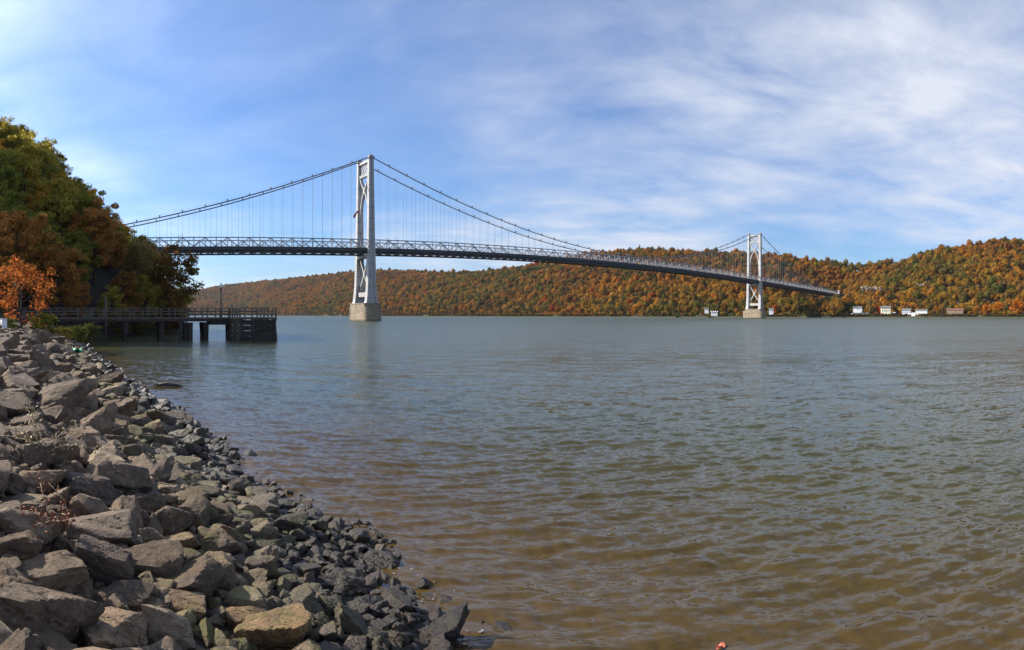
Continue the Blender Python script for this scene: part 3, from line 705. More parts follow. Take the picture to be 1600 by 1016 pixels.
# cables, suspenders, lights
unit = MB().tube([(0, 0, 0), (0, 0, 1)], 0.5, 6).mesh('suspender', M['rope'])
for s in (-1, 1):
    path = [(x, s * YT, cable_z(x)) for x in np.concatenate([np.linspace(-SIDE, 0, 30), np.linspace(0, SPAN, 60)[1:], np.linspace(SPAN, SPAN + SIDE2, 30)[1:]])]
    MB().tube(path, 0.30, 8).build('main_cable', M['cable'], bridge, True)
    path2 = [(x, yy, z + 1.15) for x, yy, z in path]
    for off in (0.0,): MB().tube([(x, yy + off, z) for x, yy, z in path2], 0.035, 4).build('hand_line', M['cable'], bridge)
    bands = MB()
    for k in range(-37, 120):
        x = k * 6.0
        if abs(x) < 3 or abs(x - SPAN) < 3 or x < -SIDE + 5 or x > SPAN + SIDE2 - 5: continue
        zc = cable_z(x); z0 = D(x) + 4.8
        if k % 2 == 0: bands.box((x, s * YT, zc + 0.5), (0.5, 0.8, 1.4))
        if zc - z0 < 0.6: continue
        put('suspender', unit, bridge, (x, s * YT, z0), (0, 0, 0), (0.11, 0.11, zc - z0))
    tag(bands.build('cable_band', M['cable'], bridge), kind='stuff')
lp = MB(); lp.tube([(0, 0, 0), (0, 0, 5.6), (0, -1.4, 6.2)], 0.12, 5); lp.box((0, -1.7, 6.15), (0.35, 0.9, 0.2)); lpm = lp.mesh('street_light', M['truss'])
for k in range(-5, 16):
    for s in (-1, 1): put('street_light', lpm, bridge, (k * 42.0 + 18, s * 6.0, D(k * 42 + 18) + 1.0), (0, 0, 0 if s > 0 else math.pi))
# west anchorage and approach
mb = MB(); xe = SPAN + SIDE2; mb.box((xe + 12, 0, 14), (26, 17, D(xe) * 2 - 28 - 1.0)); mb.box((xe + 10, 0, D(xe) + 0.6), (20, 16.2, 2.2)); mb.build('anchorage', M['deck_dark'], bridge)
mb = MB(); mb.box((xe - 30, 0, 16), (3, 13, 30)); mb.build('approach_pier', M['palestone'], bridge)
mb = MB(); mb.box((xe + 60, 0, D(xe) - 1.5), (74, 14, 1.4))
for s in (-1, 1):
    for i in range(13): mb.box((xe + 25 + i * 6, s * 6.6, D(xe) + 0.2), (0.4, 0.4, 2.0))
    mb.box((xe + 60, s * 6.6, D(xe) + 1.2), (74, 0.3, 0.3))
mb.build('approach_road', M['truss'], bridge)
mb = MB(); mb.box((xe + 1, -5.5, D(xe) + 3.5), (3, 2.4, 5)); mb.build('toll_kiosk', M['white'], bridge)
# flag hanging between the legs of the near tower
fl = empty('flag', (0, 0, 0)); q = bridge.matrix_basis
flp = Matrix.Translation((bx_, by_, 0)) @ Matrix.Rotation(ANG, 4, 'Z')
fl.location = flp @ Vector((-1.9, 5.2, 60)); fl.rotation_euler = (0, 0, ANG)
MB().tube([(0, -1.0, 6.0), (-2.6, 1.5, 2.4)], 0.14, 6).build('staff', M['truss'], fl)
me = bpy.data.meshes.new('cloth'); vs = []; fs = []
for i in range(9):
    for j in range(5):
        a_ = i / 8; vs.append((-0.2 - 2.3 * a_ + 0.25 * math.sin(j * 2.1 + i), -0.8 + 2.2 * a_ + 0.3 * math.sin(i * 1.7 + j), 5.7 - 3.2 * a_ - j * 0.55 * (0.6 + 0.6 * a_)))
for i in range(8):
    for j in range(4): fs.append((i * 5 + j, i * 5 + j + 1, (i + 1) * 5 + j + 1, (i + 1) * 5 + j))
me.from_pydata(vs, [], fs); me.materials.append(M['flag']); me.update(); put('cloth', me, fl)
tag(fl, 'faded red flag drooping from a slanted staff on the near bridge tower', 'flag')

# ------------------------------------------------------------------ timber fishing pier
PR = 82.0
px_, py_ = RV(-2.1, PR); pier = empty('fishing_pier', (px_, py_, 0), ANG)
tag(pier, 'weathered timber fishing pier with railings running out from the bank', 'pier')
DK = 3.0
MB().box((9.5, 1.6, DK - 0.12), (30, 3.2, 0.24)).build('walkway_deck', M['wood'], pier)
MB().box((25.0, -1.0, DK - 0.115), (5.0, 9.0, 0.25)).build('head_deck', M['wood'], pier)
for yy in (0.12, 3.08): MB().box((9.5, yy, DK - 0.40), (29.8, 0.3, 0.3)).build('stringer', M['darkwood'], pier)
post_m = MB().box((0, 0, 0.38), (0.16, 0.16, 1.66)).mesh('rail_post', M['rail'])
def rail_run(p0, p1, step, skip_end=False):
    p0 = Vector(p0); p1 = Vector(p1); n_ = max(1, round((p1 - p0).length / step))
    for i in range(n_ + (0 if skip_end else 1)):
        q_ = p0.lerp(p1, i / n_); put('rail_post', post_m, pier, (q_.x, q_.y, DK))
    dv = (p1 - p0).normalized(); nrm = Vector((-dv.y, dv.x, 0)) * 0.1
    for h, sz_ in ((1.22, (0.2, 0.07)), (0.82, (0.05, 0.15)), (0.42, (0.05, 0.15))):
        MB().beam(Vector((p0.x, p0.y, DK + h)) + (nrm if h < 1.2 else nrm * 0), Vector((p1.x, p1.y, DK + h)) + (nrm if h < 1.2 else nrm * 0), *sz_).build('rail', M['rail'], pier)
rail_run((-5, 0.1, 0), (22.5, 0.1, 0), 1.85)
rail_run((-5, 3.1, 0), (27.4, 3.1, 0), 1.85)
rail_run((22.6, -0.2, 0), (22.6, -5.4, 0), 1.3)
rail_run((22.6, -5.4, 0), (27.4, -5.4, 0), 1.6)
rail_run((27.4, -5.4, 0), (27.4, 3.1, 0), 1.7)
for i, x in enumerate((3.4, 8.6, 13.4, 16.6, 19.4)):
    for yy in (0.35, 2.85):
        mb = MB(); mb.tube([(x, yy, -2), (x + 0.03, yy, 0.7), (x, yy, DK - 0.7)], [0.36, 0.34, 0.42], 9); mb.build('pile', M['darkwood'], pier, True)
    MB().box((x, 1.6, DK - 0.86), (0.5, 3.7, 0.36)).build('pile_cap', M['darkwood'], pier)
for x in (15.9, 17.2):
    MB().tube([(x, 0.1, -2), (x + 0.05, 0.1, DK - 0.7)], [0.3, 0.33], 9).build('pile', M['darkwood'], pier, True)
for x, y0 in [(22.9, -5), (24.4, -5.1), (26, -5), (27.2, -5), (22.8, -2.5), (22.8, 0.5), (27.3, -2), (27.3, 1), (25, 2.8), (23, 2.9), (27.2, 2.9)]:
    lean = 0.35 if x > 27 else (-0.35 if x < 23 else 0.1)
    MB().tube([(x + lean, y0 - 0.1, -2), (x, y0, DK - 0.2)], [0.34, 0.3], 9).build('pile', M['darkwood'], pier, True)
for zz0 in (0.25, 0.95, 1.65, 2.35):
    MB().box((25.05, -5.25, zz0), (4.3, 0.22, 0.64)).build('crib_timber', M['darkwood'], pier)
    MB().box((27.45, -1, zz0), (0.22, 8.0, 0.64)).build('crib_timber', M['darkwood'], pier)
    MB().box((22.65, -2.6, zz0), (0.22, 5.0, 0.64)).build('crib_timber', M['darkwood'], pier)
MB().beam((22.9, -5.45, 0.3), (27.1, -5.45, 2.6), 0.18, 0.3).build('crib_brace', M['darkwood'], pier)
MB().box((21.3, 1.3, DK - 0.7), (2.6, 3.2, 0.6)).build('landing_beam', M['darkwood'], pier)
# lamp on the pier
lx = 22.2
lw = flp.__class__.Translation((px_, py_, 0)) @ Matrix.Rotation(ANG, 4, 'Z') @ Vector((lx, 3.4, DK))
lamp = empty('pier_lamp', lw, ANG); tag(lamp, 'tall black lamp post with a round pale globe on the pier', 'lamp')
MB().tube([(0, 0, 0), (0, 0, 0.5), (0, 0, 0.55), (0, 0, 3.9)], [0.18, 0.16, 0.11, 0.09], 10).build('post', M['black'], lamp, True)
MB().tube([(0, 0, 3.9), (0, 0, 4.0), (0, 0, 4.05)], [0.07, 0.17, 0.16], 10).build('collar', M['black'], lamp, True)
MB().tube([(0, 0, 4.05), (0, 0, 4.15), (0, 0, 4.35), (0, 0, 4.55), (0, 0, 4.68)], [0.13, 0.24, 0.29, 0.22, 0.08], 12).build('globe', M['globe'], lamp, True)
MB().tube([(0, 0, 4.68), (0, 0, 4.75), (0, 0, 4.92)], [0.1, 0.06, 0.015], 8).build('finial', M['black'], lamp, True)

# ------------------------------------------------------------------ boulders and riprap
def ico(sub):
    bm = bmesh.new(); bmesh.ops.create_icosphere(bm, subdivisions=sub, radius=1.0)
    v = np.array([tuple(q.co) for q in bm.verts]); f = np.array([[q.index for q in fc.verts] for fc in bm.faces]); bm.free(); return v, f
ICO = {k: ico(k) for k in (2, 3, 4, 5)}
def n3(p, seed, o=4):
    s = 0; a = 0.5
    for k in range(o):
        q = p * (1.7 * 2 ** k) + seed * 3.1
        s = s + a * (vnoise(q[:, 0] + 0.7 * q[:, 2], q[:, 1] - 0.4 * q[:, 2], seed + k) + vnoise(q[:, 1] + 31, q[:, 2] + 0.5 * q[:, 0], seed + 9 + k) - 1); a *= 0.5
    return s
def rock_mesh(name, seed, sub, rough=0.08):
    r = np.random.default_rng(seed); v, f = ICO[sub]
    nn = r.normal(size=(8, 3)); nn /= np.linalg.norm(nn, axis=1, keepdims=True)
    box = np.array([(1, 0, 0), (-1, 0, 0), (0, 1, 0), (0, -1, 0), (0, 0, 1), (0, 0, -1)], float) + r.normal(size=(6, 3)) * 0.22
    box /= np.linalg.norm(box, axis=1, keepdims=True)
    pl = np.concatenate([box, nn]); dd = np.concatenate([r.uniform(0.62, 0.95, 6), r.uniform(0.64, 0.98, 8)])
    q = np.maximum(v @ pl.T, 0.02) / dd[None, :]
    k = 36.0
    rad = 1.0 / (np.sum(q ** k, 1) ** (1 / k))
    p = v * rad[:, None]
    rid = np.abs(n3(v * 1.6, seed + 50, 4))[:, None]
    p = p * (1 + rough * 0.65 * n3(v, seed, 3)[:, None] + rough * 0.45 * n3(v * 3.5, seed + 5, 4)[:, None] - 0.07 * np.clip(0.06 - rid, 0, 1) / 0.06)
    me = np_mesh(name, p, f, True); me.materials.append(M['rock']); me.set_sharp_from_angle(angle=math.radians(24))
    return me
mid_rocks = [rock_mesh('boulder', 100 + k, 4, 0.22) for k in range(14)]
small_rocks = [rock_mesh('riprap', 200 + k, 3, 0.22) for k in range(12)]
cellR = {}
placed = []
def free(x, y, rad, fac=0.8):
    cx_, cy_ = int(x // 0.8), int(y // 0.8)
    for i in range(cx_ - 1, cx_ + 2):
        for j in range(cy_ - 1, cy_ + 2):
            for (qx, qy, qr) in cellR.get((i, j), ()):
                if (qx - x) ** 2 + (qy - y) ** 2 < ((qr + rad) * fac) ** 2: return False
    return True
def reg(x, y, rad): cellR.setdefault((int(x // 0.8), int(y // 0.8)), []).append((x, y, rad))
def ground(x, y):
    a, r_ = AR(x, y); return float(bank_z(np.array(a), np.array(r_)))
def hit(px, py):
    t = bear(px); tv = (py - HZ) / F
    d = 1.5
    while d < 120:
        x, y = math.sin(t) * d, math.cos(t) * d
        if EYE - tv * d <= max(ground(x, y), -0.15): return x, y, d
        d += 0.03
    return x, y, d
HERO = [((-20, 905, 152, 1030), 'broad flat-topped grey slab filling the bottom left corner'),
        ((-30, 828, 74, 902), 'brown sloping boulder at the left edge above the corner slab'),
        ((118, 850, 206, 930), 'dark pointed boulder behind the flat corner slab'),
        ((85, 798, 216, 866), 'long ridged boulder beside the russet dead weed'),
        ((302, 856, 368, 932), 'pale rounded upright boulder standing alone among smaller stones'),
        ((118, 950, 232, 1035), 'blocky pale boulder at the bottom edge right of the corner slab'),
        ((148, 914, 226, 966), 'flat-faced grey boulder touching the right end of the corner slab'),
        ((240, 920, 332, 976), 'wide brown boulder in the third row from the bottom edge'),
        ((230, 958, 302, 1030), 'grey wedge boulder cut by the bottom edge'),
        ((346, 950, 412, 994), 'mossy brown boulder left of the big yellowish boulder'),
        ((378, 954, 490, 1035), 'big yellowish boulder with cracked face at the bottom edge'),
        ((568, 856, 626, 900), 'steep dark-sided boulder jutting out at the water edge'),
        ((655, 968, 718, 1025), 'dark pointed boulder at the bottom edge standing in the water'),
        ((244, 832, 306, 872), 'pale flat boulder in the middle of the slope'),
        ((94, 740, 182, 802), 'large dark brown boulder with a craggy top'),
        ((18, 730, 90, 782), 'large rounded boulder below the pale straw weed'),
        ((104, 660, 160, 704), 'rounded boulder pair member high on the slope, the larger'),
        ((-20, 772, 82, 816), 'low broad boulder at the left edge under the rounded one'),
        ((448, 878, 502, 912), 'moss-topped boulder near the water, half way along the edge'),
        ((598, 928, 648, 966), 'olive slanted boulder close to the water edge'),
        ((500, 890, 562, 930), 'mossy wide boulder behind the steep water-edge boulder'),
        ((366, 786, 410, 816), 'pale triangular stone beside the dark wet cobbles'),
        ((180, 768, 245, 812), 'brown humped boulder right of the craggy dark one'),
        ((424, 800, 480, 840), 'dark brown flat boulder near the first wet stones'),
        ((820, 928, 842, 952), 'small dark stone alone in the brown water'),
        ((770, 982, 812, 1020), 'dark wet stone in the shallows near the bottom edge'),
        ((700, 900, 716, 914), 'tiny stone breaking the water off the bank'),
        ((150, 640, 200, 672), 'weathered boulder on the upper slope near the wet gravel'),
        ((0, 560, 56, 592), 'pale angular block at the left edge, far up the bank'),
        ((30, 520, 70, 538), 'light grey slab at the top of the far bank')]
for k, ((x0, y0, x1, y1), lab) in enumerate(HERO):
    xc = (x0 + x1) / 2; x, y, d = hit(xc, y0 + (y1 - y0) * 0.78)
    w = (x1 - x0) / F * d; h = (y1 - y0) / F * d
    me = rock_mesh('boulder', 500 + k, 5 if w > 0.35 else 4, 0.22)
    t = bear(xc)
    sx, sz_ = w / 2 * 1.14, h / 2 * 0.8; sy = (sx * 0.55 + sz_ * 0.6)
    o = put('boulder', me, None, (x + math.sin(t) * sy * 0.35, y + math.cos(t) * sy * 0.35, max(ground(x, y), -0.1) + sz_ * 0.5), (rng.uniform(-0.2, 0.2), rng.uniform(-0.15, 0.15), -t + rng.uniform(-0.25, 0.25)), (sx, sy, sz_))
    for wd, cc in (('yellowish', (1.5, 1.3, 0.85)), ('pale', (1.5, 1.45, 1.4)), ('light', (1.5, 1.5, 1.5)), ('dark', (0.62, 0.6, 0.6)), ('brown', (1.05, 0.9, 0.75)), ('grey', (1.05, 1.1, 1.2))):
        if wd in lab.split('-')[0].split(): o.color = (*cc, 1); break
    tag(o, lab, 'boulder', 'boulders on the near bank')
    reg(x + math.sin(t) * sy * 0.35, y + math.cos(t) * sy * 0.35, (sx + sy) / 2)
    if sx > 0.4:
        for s in (-0.5, 0.5): reg(x + math.cos(t) * sx * s, y - math.sin(t) * sx * s, sx * 0.5)
cand = []
def size_at(t, r_):
    base = 0.17 + 0.062 * max(t, 0)
    return min(base, 0.42)
for cls, ntry in ((0.95, 1500), (0.7, 5000), (0.48, 14000), (0.34, 26000), (0.22, 42000)):
    for _ in range(ntry):
        r_ = 1.0 + 80 * random.random() ** 1.6; t = random.uniform(-0.7, 9.5)
        if cls < 0.3 and r_ > 30 and random.random() < 0.6: continue
        if t > 7.5 and (r_ > 60 or random.random() < 0.3): continue
        a = float(shore(np.array(r_))) - t; x, y = RV(a, r_)
        if abs(math.atan2(x, y)) > 1.02: continue
        rad = size_at(t, r_) * cls * random.uniform(0.6, 1.3) * min(1.35, 0.42 + 0.055 * math.hypot(x, y))
        if rad < 0.04 + 0.0014 * r_ or math.hypot(x, y) < 2.4: continue
        if t < -0.1 and random.random() < 0.72: continue
        if not free(x, y, rad, 0.70): continue
        reg(x, y, rad); placed.append((x, y, rad, t, r_))
print('rocks', len(placed))
def in_view(q):
    d_ = math.hypot(q[0], q[1]); zq = ground(q[0], q[1]) + q[2] * 0.6; px = 800 + F * math.atan2(q[0], q[1]); py = HZ + (EYE - zq) / d_ * F; m_ = q[2] / d_ * F * 0.6
    return -m_ < px < 1600 + m_ and py < 1016 + m_
placed.sort(key=lambda q: (not in_view(q), -q[2] / math.hypot(q[0], q[1])))
NOBJ = 300 - len(HERO)
REF = ['the bottom-left corner slab', 'the sloping left-edge boulder', 'the dark pointed boulder', 'the long ridged boulder', 'the pale upright boulder', 'the blocky boulder at the bottom edge',
       'the flat-faced grey boulder', 'the wide third-row boulder', 'the wedge boulder at the bottom edge', 'the mossy boulder near the yellowish one', 'the big yellowish boulder', 'the steep boulder jutting into the water',
       'the pointed boulder in the water', 'the pale flat mid-slope boulder', 'the craggy dark boulder', 'the rounded boulder under the straw weed', 'the larger of the rounded pair', 'the low left-edge boulder',
       'the moss-topped boulder', 'the olive slanted boulder', 'the mossy boulder behind the jutting one', 'the pale triangular stone', 'the humped brown boulder', 'the dark flat boulder by the wet stones',
       'the lone stone in the water', 'the wet stone in the shallows', 'the tiny stone off the bank', 'the upper-slope boulder by the gravel', 'the pale left-edge block', 'the light slab at the far bank top']
def rock_label(x, y, z, rad, flat):
    d = math.hypot(x, y); px = 800 + F * math.atan2(x, y); py = HZ + (EYE - z) / d * F
    k = min(range(len(HERO)), key=lambda i: math.hypot((HERO[i][0][0] + HERO[i][0][2]) / 2 - px, ((HERO[i][0][1] + HERO[i][0][3]) / 2 - py) * 1.3))
    (x0, y0, x1, y1), _ = HERO[k]; dx = (px - (x0 + x1) / 2) / max(x1 - x0, 30); dy = (py - (y0 + y1) / 2) / max(y1 - y0, 24)
    far = math.hypot(dx, dy); rel = ('right of' if dx > 0 else 'left of') if abs(dx) > 1.6 * abs(dy) else ('below' if dy > 0 else 'above') if abs(dy) > 1.6 * abs(dx) else ('below right of' if dx > 0 else 'below left of') if dy > 0 else ('above right of' if dx > 0 else 'above left of')
    near = 'just ' if far < 1.0 else '' if far < 2.0 else 'a little way ' if far < 3.5 else 'well '
    size = 'large' if rad > 0.36 else 'middling' if rad > 0.24 else 'small' if rad > 0.15 else 'very small'
    shape = 'flat' if flat < 0.56 else 'blocky' if flat < 0.70 else 'rounded'
    return ' '.join(f'{size} {shape} stone {near}{rel} {REF[k]}'.split()[:16])
sp_, sr_, ss_, si_ = [], [], [], []
for k, (x, y, rad, t, r_) in enumerate(placed):
    flat = random.uniform(0.48, 0.82)
    sc = (rad * random.uniform(1.0, 1.45), rad * random.uniform(0.8, 1.1), rad * flat * 1.1)
    rt = (random.gauss(0, 0.28), random.gauss(0, 0.28) , random.uniform(0, 6.28))
    z = max(ground(x, y), -0.12) + sc[2] * random.uniform(0.25, 0.6)
    if k < NOBJ:
        o = put('boulder' if rad > 0.22 else 'stone', random.choice(mid_rocks), None, (x, y, z), rt, sc)
        tag(o, rock_label(x, y, z, rad, flat), 'boulder' if rad > 0.22 else 'stone', 'boulders on the near bank')
    else:
        sp_.append((x, y, z)); sr_.append(rt); ss_.append(sc); si_.append(random.randrange(len(small_rocks)))
dup = {}
for o in scene.objects:
    if o.get('group') == 'boulders on the near bank': dup.setdefault(o['label'], []).append(o)
for lab, obs in dup.items():
    if len(obs) < 2: continue
    obs.sort(key=lambda o: math.atan2(o.location.x, o.location.y)); m_ = len(obs)
    names = {2: ['left one', 'right one'], 3: ['left one', 'middle one', 'right one']}.get(m_) or ['leftmost'] + [w_ + ' from left' for w_ in ('second', 'third', 'fourth', 'fifth', 'sixth', 'seventh')][:m_ - 2] + ['rightmost']
    for o, nm in zip(obs, names): o['label'] = ' '.join(lab.split()[:12]) + ', ' + nm
# pebbles and cobbles filling the gaps
for _ in range(5000):
    r_ = 1.5 + 45 * random.random() ** 1.7; t = random.uniform(-0.5, 6.5); a = float(shore(np.array(r_))) - t; x, y = RV(a, r_)
    if abs(math.atan2(x, y)) > 1.02: continue
    rad = random.uniform(0.03, 0.085) * (1 + r_ * 0.02)
    sp_.append((x, y, max(ground(x, y), -0.06) + rad * 0.4)); sr_.append((random.gauss(0, .5), random.gauss(0, .5), random.uniform(0, 6.28)))
    ss_.append((rad * 1.3, rad, rad * 0.8)); si_.append(random.randrange(len(small_rocks)))
rp = [bpy.data.objects.new('riprap_stone', m_) for m_ in small_rocks]
scatter('riprap', sp_, sr_, ss_, si_, np.ones((len(sp_), 4)), rp, 'smaller stones and cobbles filling the bank', 'stones')

# ------------------------------------------------------------------ trees of the wooded bluff
prot = [broadleaf(40 + k, H, W, nl, lf, b_) for k, (H, W, nl, lf, b_) in enumerate([(15, 10, 8000, 0.42, 0.2), (17, 9, 8000, 0.42, 0.22), (13, 10, 7500, 0.42, 0.15), (18, 11, 9000, 0.45, 0.25), (12, 8, 6500, 0.4, 0.12)])]
lean_t = broadleaf(60, 15, 11, 5200, 0.42, 0.2, (4.2, -1.5), True)
small_t = broadleaf(61, 8, 8, 2200, 0.26, 0.24, (0, 0), True)
shrub_p = [broadleaf(70 + k, 2.4, 3.0, 1500, 0.2, 0.05) for k in range(3)]
GOLD, OLIVE, GREEN, RUST, BROWN = (0.56, 0.37, 0.06), (0.42, 0.36, 0.07), (0.27, 0.29, 0.055), (0.42, 0.21, 0.06), (0.34, 0.25, 0.09)
pool = [(GOLD, 'golden'), (OLIVE, 'olive green'), (GREEN, 'green'), (RUST, 'rusty orange'), (BROWN, 'brownish')]
tr_pts = []
rt_ = random.Random(3)
for _ in range(6000):
    r_ = rt_.uniform(86, 150); t = rt_.uniform(1.2, 62)
    a = float(shore(np.array(r_))) - t; x, y = RV(a, r_); th = math.atan2(x, y)
    if th < -1.0 or th > bear(296): continue
    if any((x - q[0]) ** 2 + (y - q[1]) ** 2 < 4.6 ** 2 for q in tr_pts): continue
    tr_pts.append((x, y, t, r_, th))
SKL = [(-200, 110), (-60, 140), (0, 158), (30, 188), (60, 214), (100, 230), (150, 302), (185, 328), (215, 372), (250, 368), (310, 385)]
seen_lab = {}
for x, y, t, r_, th in sorted(tr_pts, key=lambda q: q[4]):
    c, w_ = rt_.choice(pool[:3] + pool[:3] + pool) if t > 12 else rt_.choice([pool[2], pool[4], pool[1], pool[3]])
    f = rt_.uniform(0.75, 1.25); c = tuple(q * f for q in c)
    s = rt_.uniform(0.72, 1.05) * (0.75 if t < 8 else 1.0)
    d_ = math.hypot(x, y); row = np.interp(800 + F * (th + 2.2 / d_), [q[0] for q in SKL], [q[1] for q in SKL]); gz = ground(x, y)
    pk = rt_.randrange(len(prot)); s = min(s, (z_at(float(row), d_) - gz) / ([15, 17, 13, 18, 12][pk] * 0.97) * rt_.uniform(0.84, 1.14))
    if s < 0.3: continue
    zone = 'at the bluff foot' if t < 10 else 'on the bluff slope' if t < 28 else 'on the bluff crest'
    side = 'behind the pier' if th > bear(150) else 'at the left edge' if th < bear(40) else 'left of the pier'
    lab = f'{w_} tree {zone}, {side}'; seen_lab.setdefault(lab, []).append(plant('bluff_tree', prot[pk], (x, y, gz - 0.2), rt_.uniform(0, 6.28), s, c, lab, 'tree', 'trees on the wooded bluff'))
ORD = ['leftmost', 'second', 'third', 'fourth', 'fifth', 'sixth', 'seventh', 'eighth', 'ninth', 'tenth', 'eleventh', 'twelfth', 'thirteenth', 'fourteenth', 'fifteenth', 'sixteenth', 'seventeenth', 'eighteenth']
for lab, obs in seen_lab.items():
    for i, o in enumerate(obs):
        if len(obs) > 1 and i < len(ORD): o['label'] = lab + (', leftmost' if i == 0 else f', {ORD[i]} from left')
q = at_d(252, 112); plant('leaning_tree', lean_t, (q.x, q.y, max(ground(q.x, q.y), 0.5)), -0.2, 1.0, (0.16, 0.10, 0.03), 'dark sparse tree at the tip of the bluff with branches across the bridge deck', 'tree')
q = at_d(33, 62); plant('orange_tree', small_t, (q.x, q.y, ground(q.x, q.y) - 0.1), 0.4, 0.95, (0.42, 0.14, 0.04), 'small bright orange tree on the lawn at the left edge', 'tree')
for k, (px, d, s, c, lab) in enumerate([(70, 60, 1.0, (0.16, 0.16, 0.03), 'yellow-green shrub at the near end of the pier railing'), (118, 66, 0.8, (0.10, 0.12, 0.03), 'green shrub in front of the pier railing'),
        (140, 68, 0.9, (0.09, 0.10, 0.03), 'rounded green shrub on the bank against the pier'), (100, 64, 0.65, (0.14, 0.13, 0.03), 'low olive shrub between the two pier shrubs'), (12, 56, 0.55, (0.10, 0.13, 0.03), 'low green shrub by the white post'),
        (185, 96, 1.5, (0.18, 0.13, 0.04), 'tan bush behind the pier walkway'), (230, 104, 1.6, (0.12, 0.12, 0.04), 'olive bush on the bank behind the pier'), (275, 118, 1.5, (0.20, 0.07, 0.03), 'reddish bush at the tip of the wooded point'),
        (210, 100, 1.2, (0.10, 0.10, 0.03), 'dark green bush under the bluff trees'), (256, 110, 1.4, (0.11, 0.07, 0.03), 'brown bush at the water under the leaning tree')]):
    q = at_d(px, d); plant('shrub', shrub_p[k % 3], (q.x, q.y, max(ground(q.x, q.y), 0.3) - 0.1), k * 1.3, s, c, lab, 'shrub', 'shrubs by the pier')
# white post, pole
q = at_d(6, 52); o = empty('white_post', (q.x, q.y, ground(q.x, q.y) - 0.1)); tag(o, 'thick white round post standing on the lawn at the left edge', 'post')
MB().tube([(0, 0, 0), (0, 0, 1.25)], [0.27, 0.27], 16).build('shaft', M['white'], o, True); MB().tube([(0, 0, 1.25), (0, 0, 1.31)], [0.3, 0.27], 16).build('cap', M['white'], o, True)
q = at_d(165, 90); o = empty('pale_pole', (q.x, q.y, ground(q.x, q.y))); tag(o, 'slim pale pole rising behind the pier railing', 'pole')
MB().tube([(0, 0, -0.5), (0, 0, 5.9 - q.z - ground(q.x, q.y))], [0.22, 0.17], 8).build('shaft', M['rail'], o, True)

# ------------------------------------------------------------------ far bank: houses, trees, poles
def house(name, px, d, w, dep, h, roof_h, wm, rm, label, wins=4, turn=0.0, storeys=1, wing=None, base_py=None):
    q = at_d(px, d); th = bear(px); z = float(hill_z(np.array(th), np.array(float(d))))
    if base_py is not None: z = z_at(base_py, d)
    e = empty(name, (q.x, q.y, z), -th + turn); tag(e, label, 'house', 'houses on the far bank')
    MB().box((0, 0, h / 2 - 2), (w, dep, h + 4)).build('wall', wm, e)
    mb = MB(); ov = 0.5
    mb.add([(-w / 2 - ov, -dep / 2 - ov, h), (w / 2 + ov, -dep / 2 - ov, h), (w / 2 + ov, dep / 2 + ov, h), (-w / 2 - ov, dep / 2 + ov, h), (-w / 2 - ov, 0, h + roof_h), (w / 2 + ov, 0, h + roof_h)],
           [(0, 1, 5, 4), (2, 3, 4, 5), (0, 4, 3), (1, 2, 5), (3, 2, 1, 0)])
    rf = mb.build('roof', rm, e); MB().box((w * 0.22, dep * 0.1, h + roof_h), (0.9, 0.9, 1.6)).build('chimney', M['roof_brown'], rf)
    for st in range(storeys):
        for i in range(wins):
            x = -w / 2 + w * (i + 0.5) / wins
            if st == 0 and i == wins // 2:
                MB().box((x, -dep / 2 - 0.03, 1.05), (1.1, 0.1, 2.1)).build('door', M['roof_grey'], e); continue
            wd = MB().box((x, -dep / 2 - 0.03, st * 2.8 + 1.55), (w / wins * 0.52, 0.1, 1.35)).build('window', M['white'], e)
            MB().box((x, -dep / 2 - 0.07, st * 2.8 + 1.55), (w / wins * 0.45, 0.08, 1.15)).build('pane', M['pane'], wd)
    if wing:
        ww, wx, wh = wing; MB().box((wx, -1, wh / 2 - 2), (ww, dep * 0.8, wh + 4)).build('wing', wm, e); MB().box((wx, -1, wh + 0.15), (ww + 0.6, dep * 0.8 + 0.6, 0.3)).build('wing_roof', rm, e)
    return e
house('white_cottage', 1340, 775, 11, 7, 2.6, 1.6, M['white'], M['roof_grey'], 'low white cottage nearest the bridge end above pale stones', 5, base_py=484)
house('cream_house', 1384, 772, 11.5, 8, 5.0, 2.4, M['cream'], M['roof_grey'], 'cream two-storey house left of the dark red tree', 5, 0.1, 2, base_py=487.5)
house('pale_house', 1416, 766, 10.5, 8, 3.6, 2.6, M['lav'], M['roof_grey'], 'pale lilac house with a tall grey roof beside the long white house', 4, base_py=490)
house('long_white_house', 1440, 758, 14, 8, 4.6, 2.0, M['white'], M['roof_grey'], 'long white house with a low wing nearest the water', 6, -0.1, 1, (6, -9, 2.8), base_py=492)
house('brown_house', 1492, 760, 20, 9, 3.6, 2.6, M['tan'], M['roof_brown'], 'wide brown-roofed house on the green lawn at the right', 6, base_py=490)
house('white_shed', 1104, 776, 5, 4, 2.0, 1.2, M['white'], M['roof_grey'], 'white shed among trees left of the far tower', 2, base_py=485)
house('boat_house', 1116, 768, 8, 5, 1.2, 1.0, M['white'], M['white'], 'white-roofed boat house at the shore left of the far tower', 3, base_py=489)
house('bank_cabin', 1205, 775, 5.5, 5, 3.2, 1.2, M['white'], M['roof_grey'], 'small white cabin just right of the far tower pier', 2, base_py=487)
house('yellow_hut', 1437, 752, 3.6, 3, 2.0, 0.8, M['cream'], M['tan'], 'tiny yellow hut at the water below the long white house', 2, base_py=497)
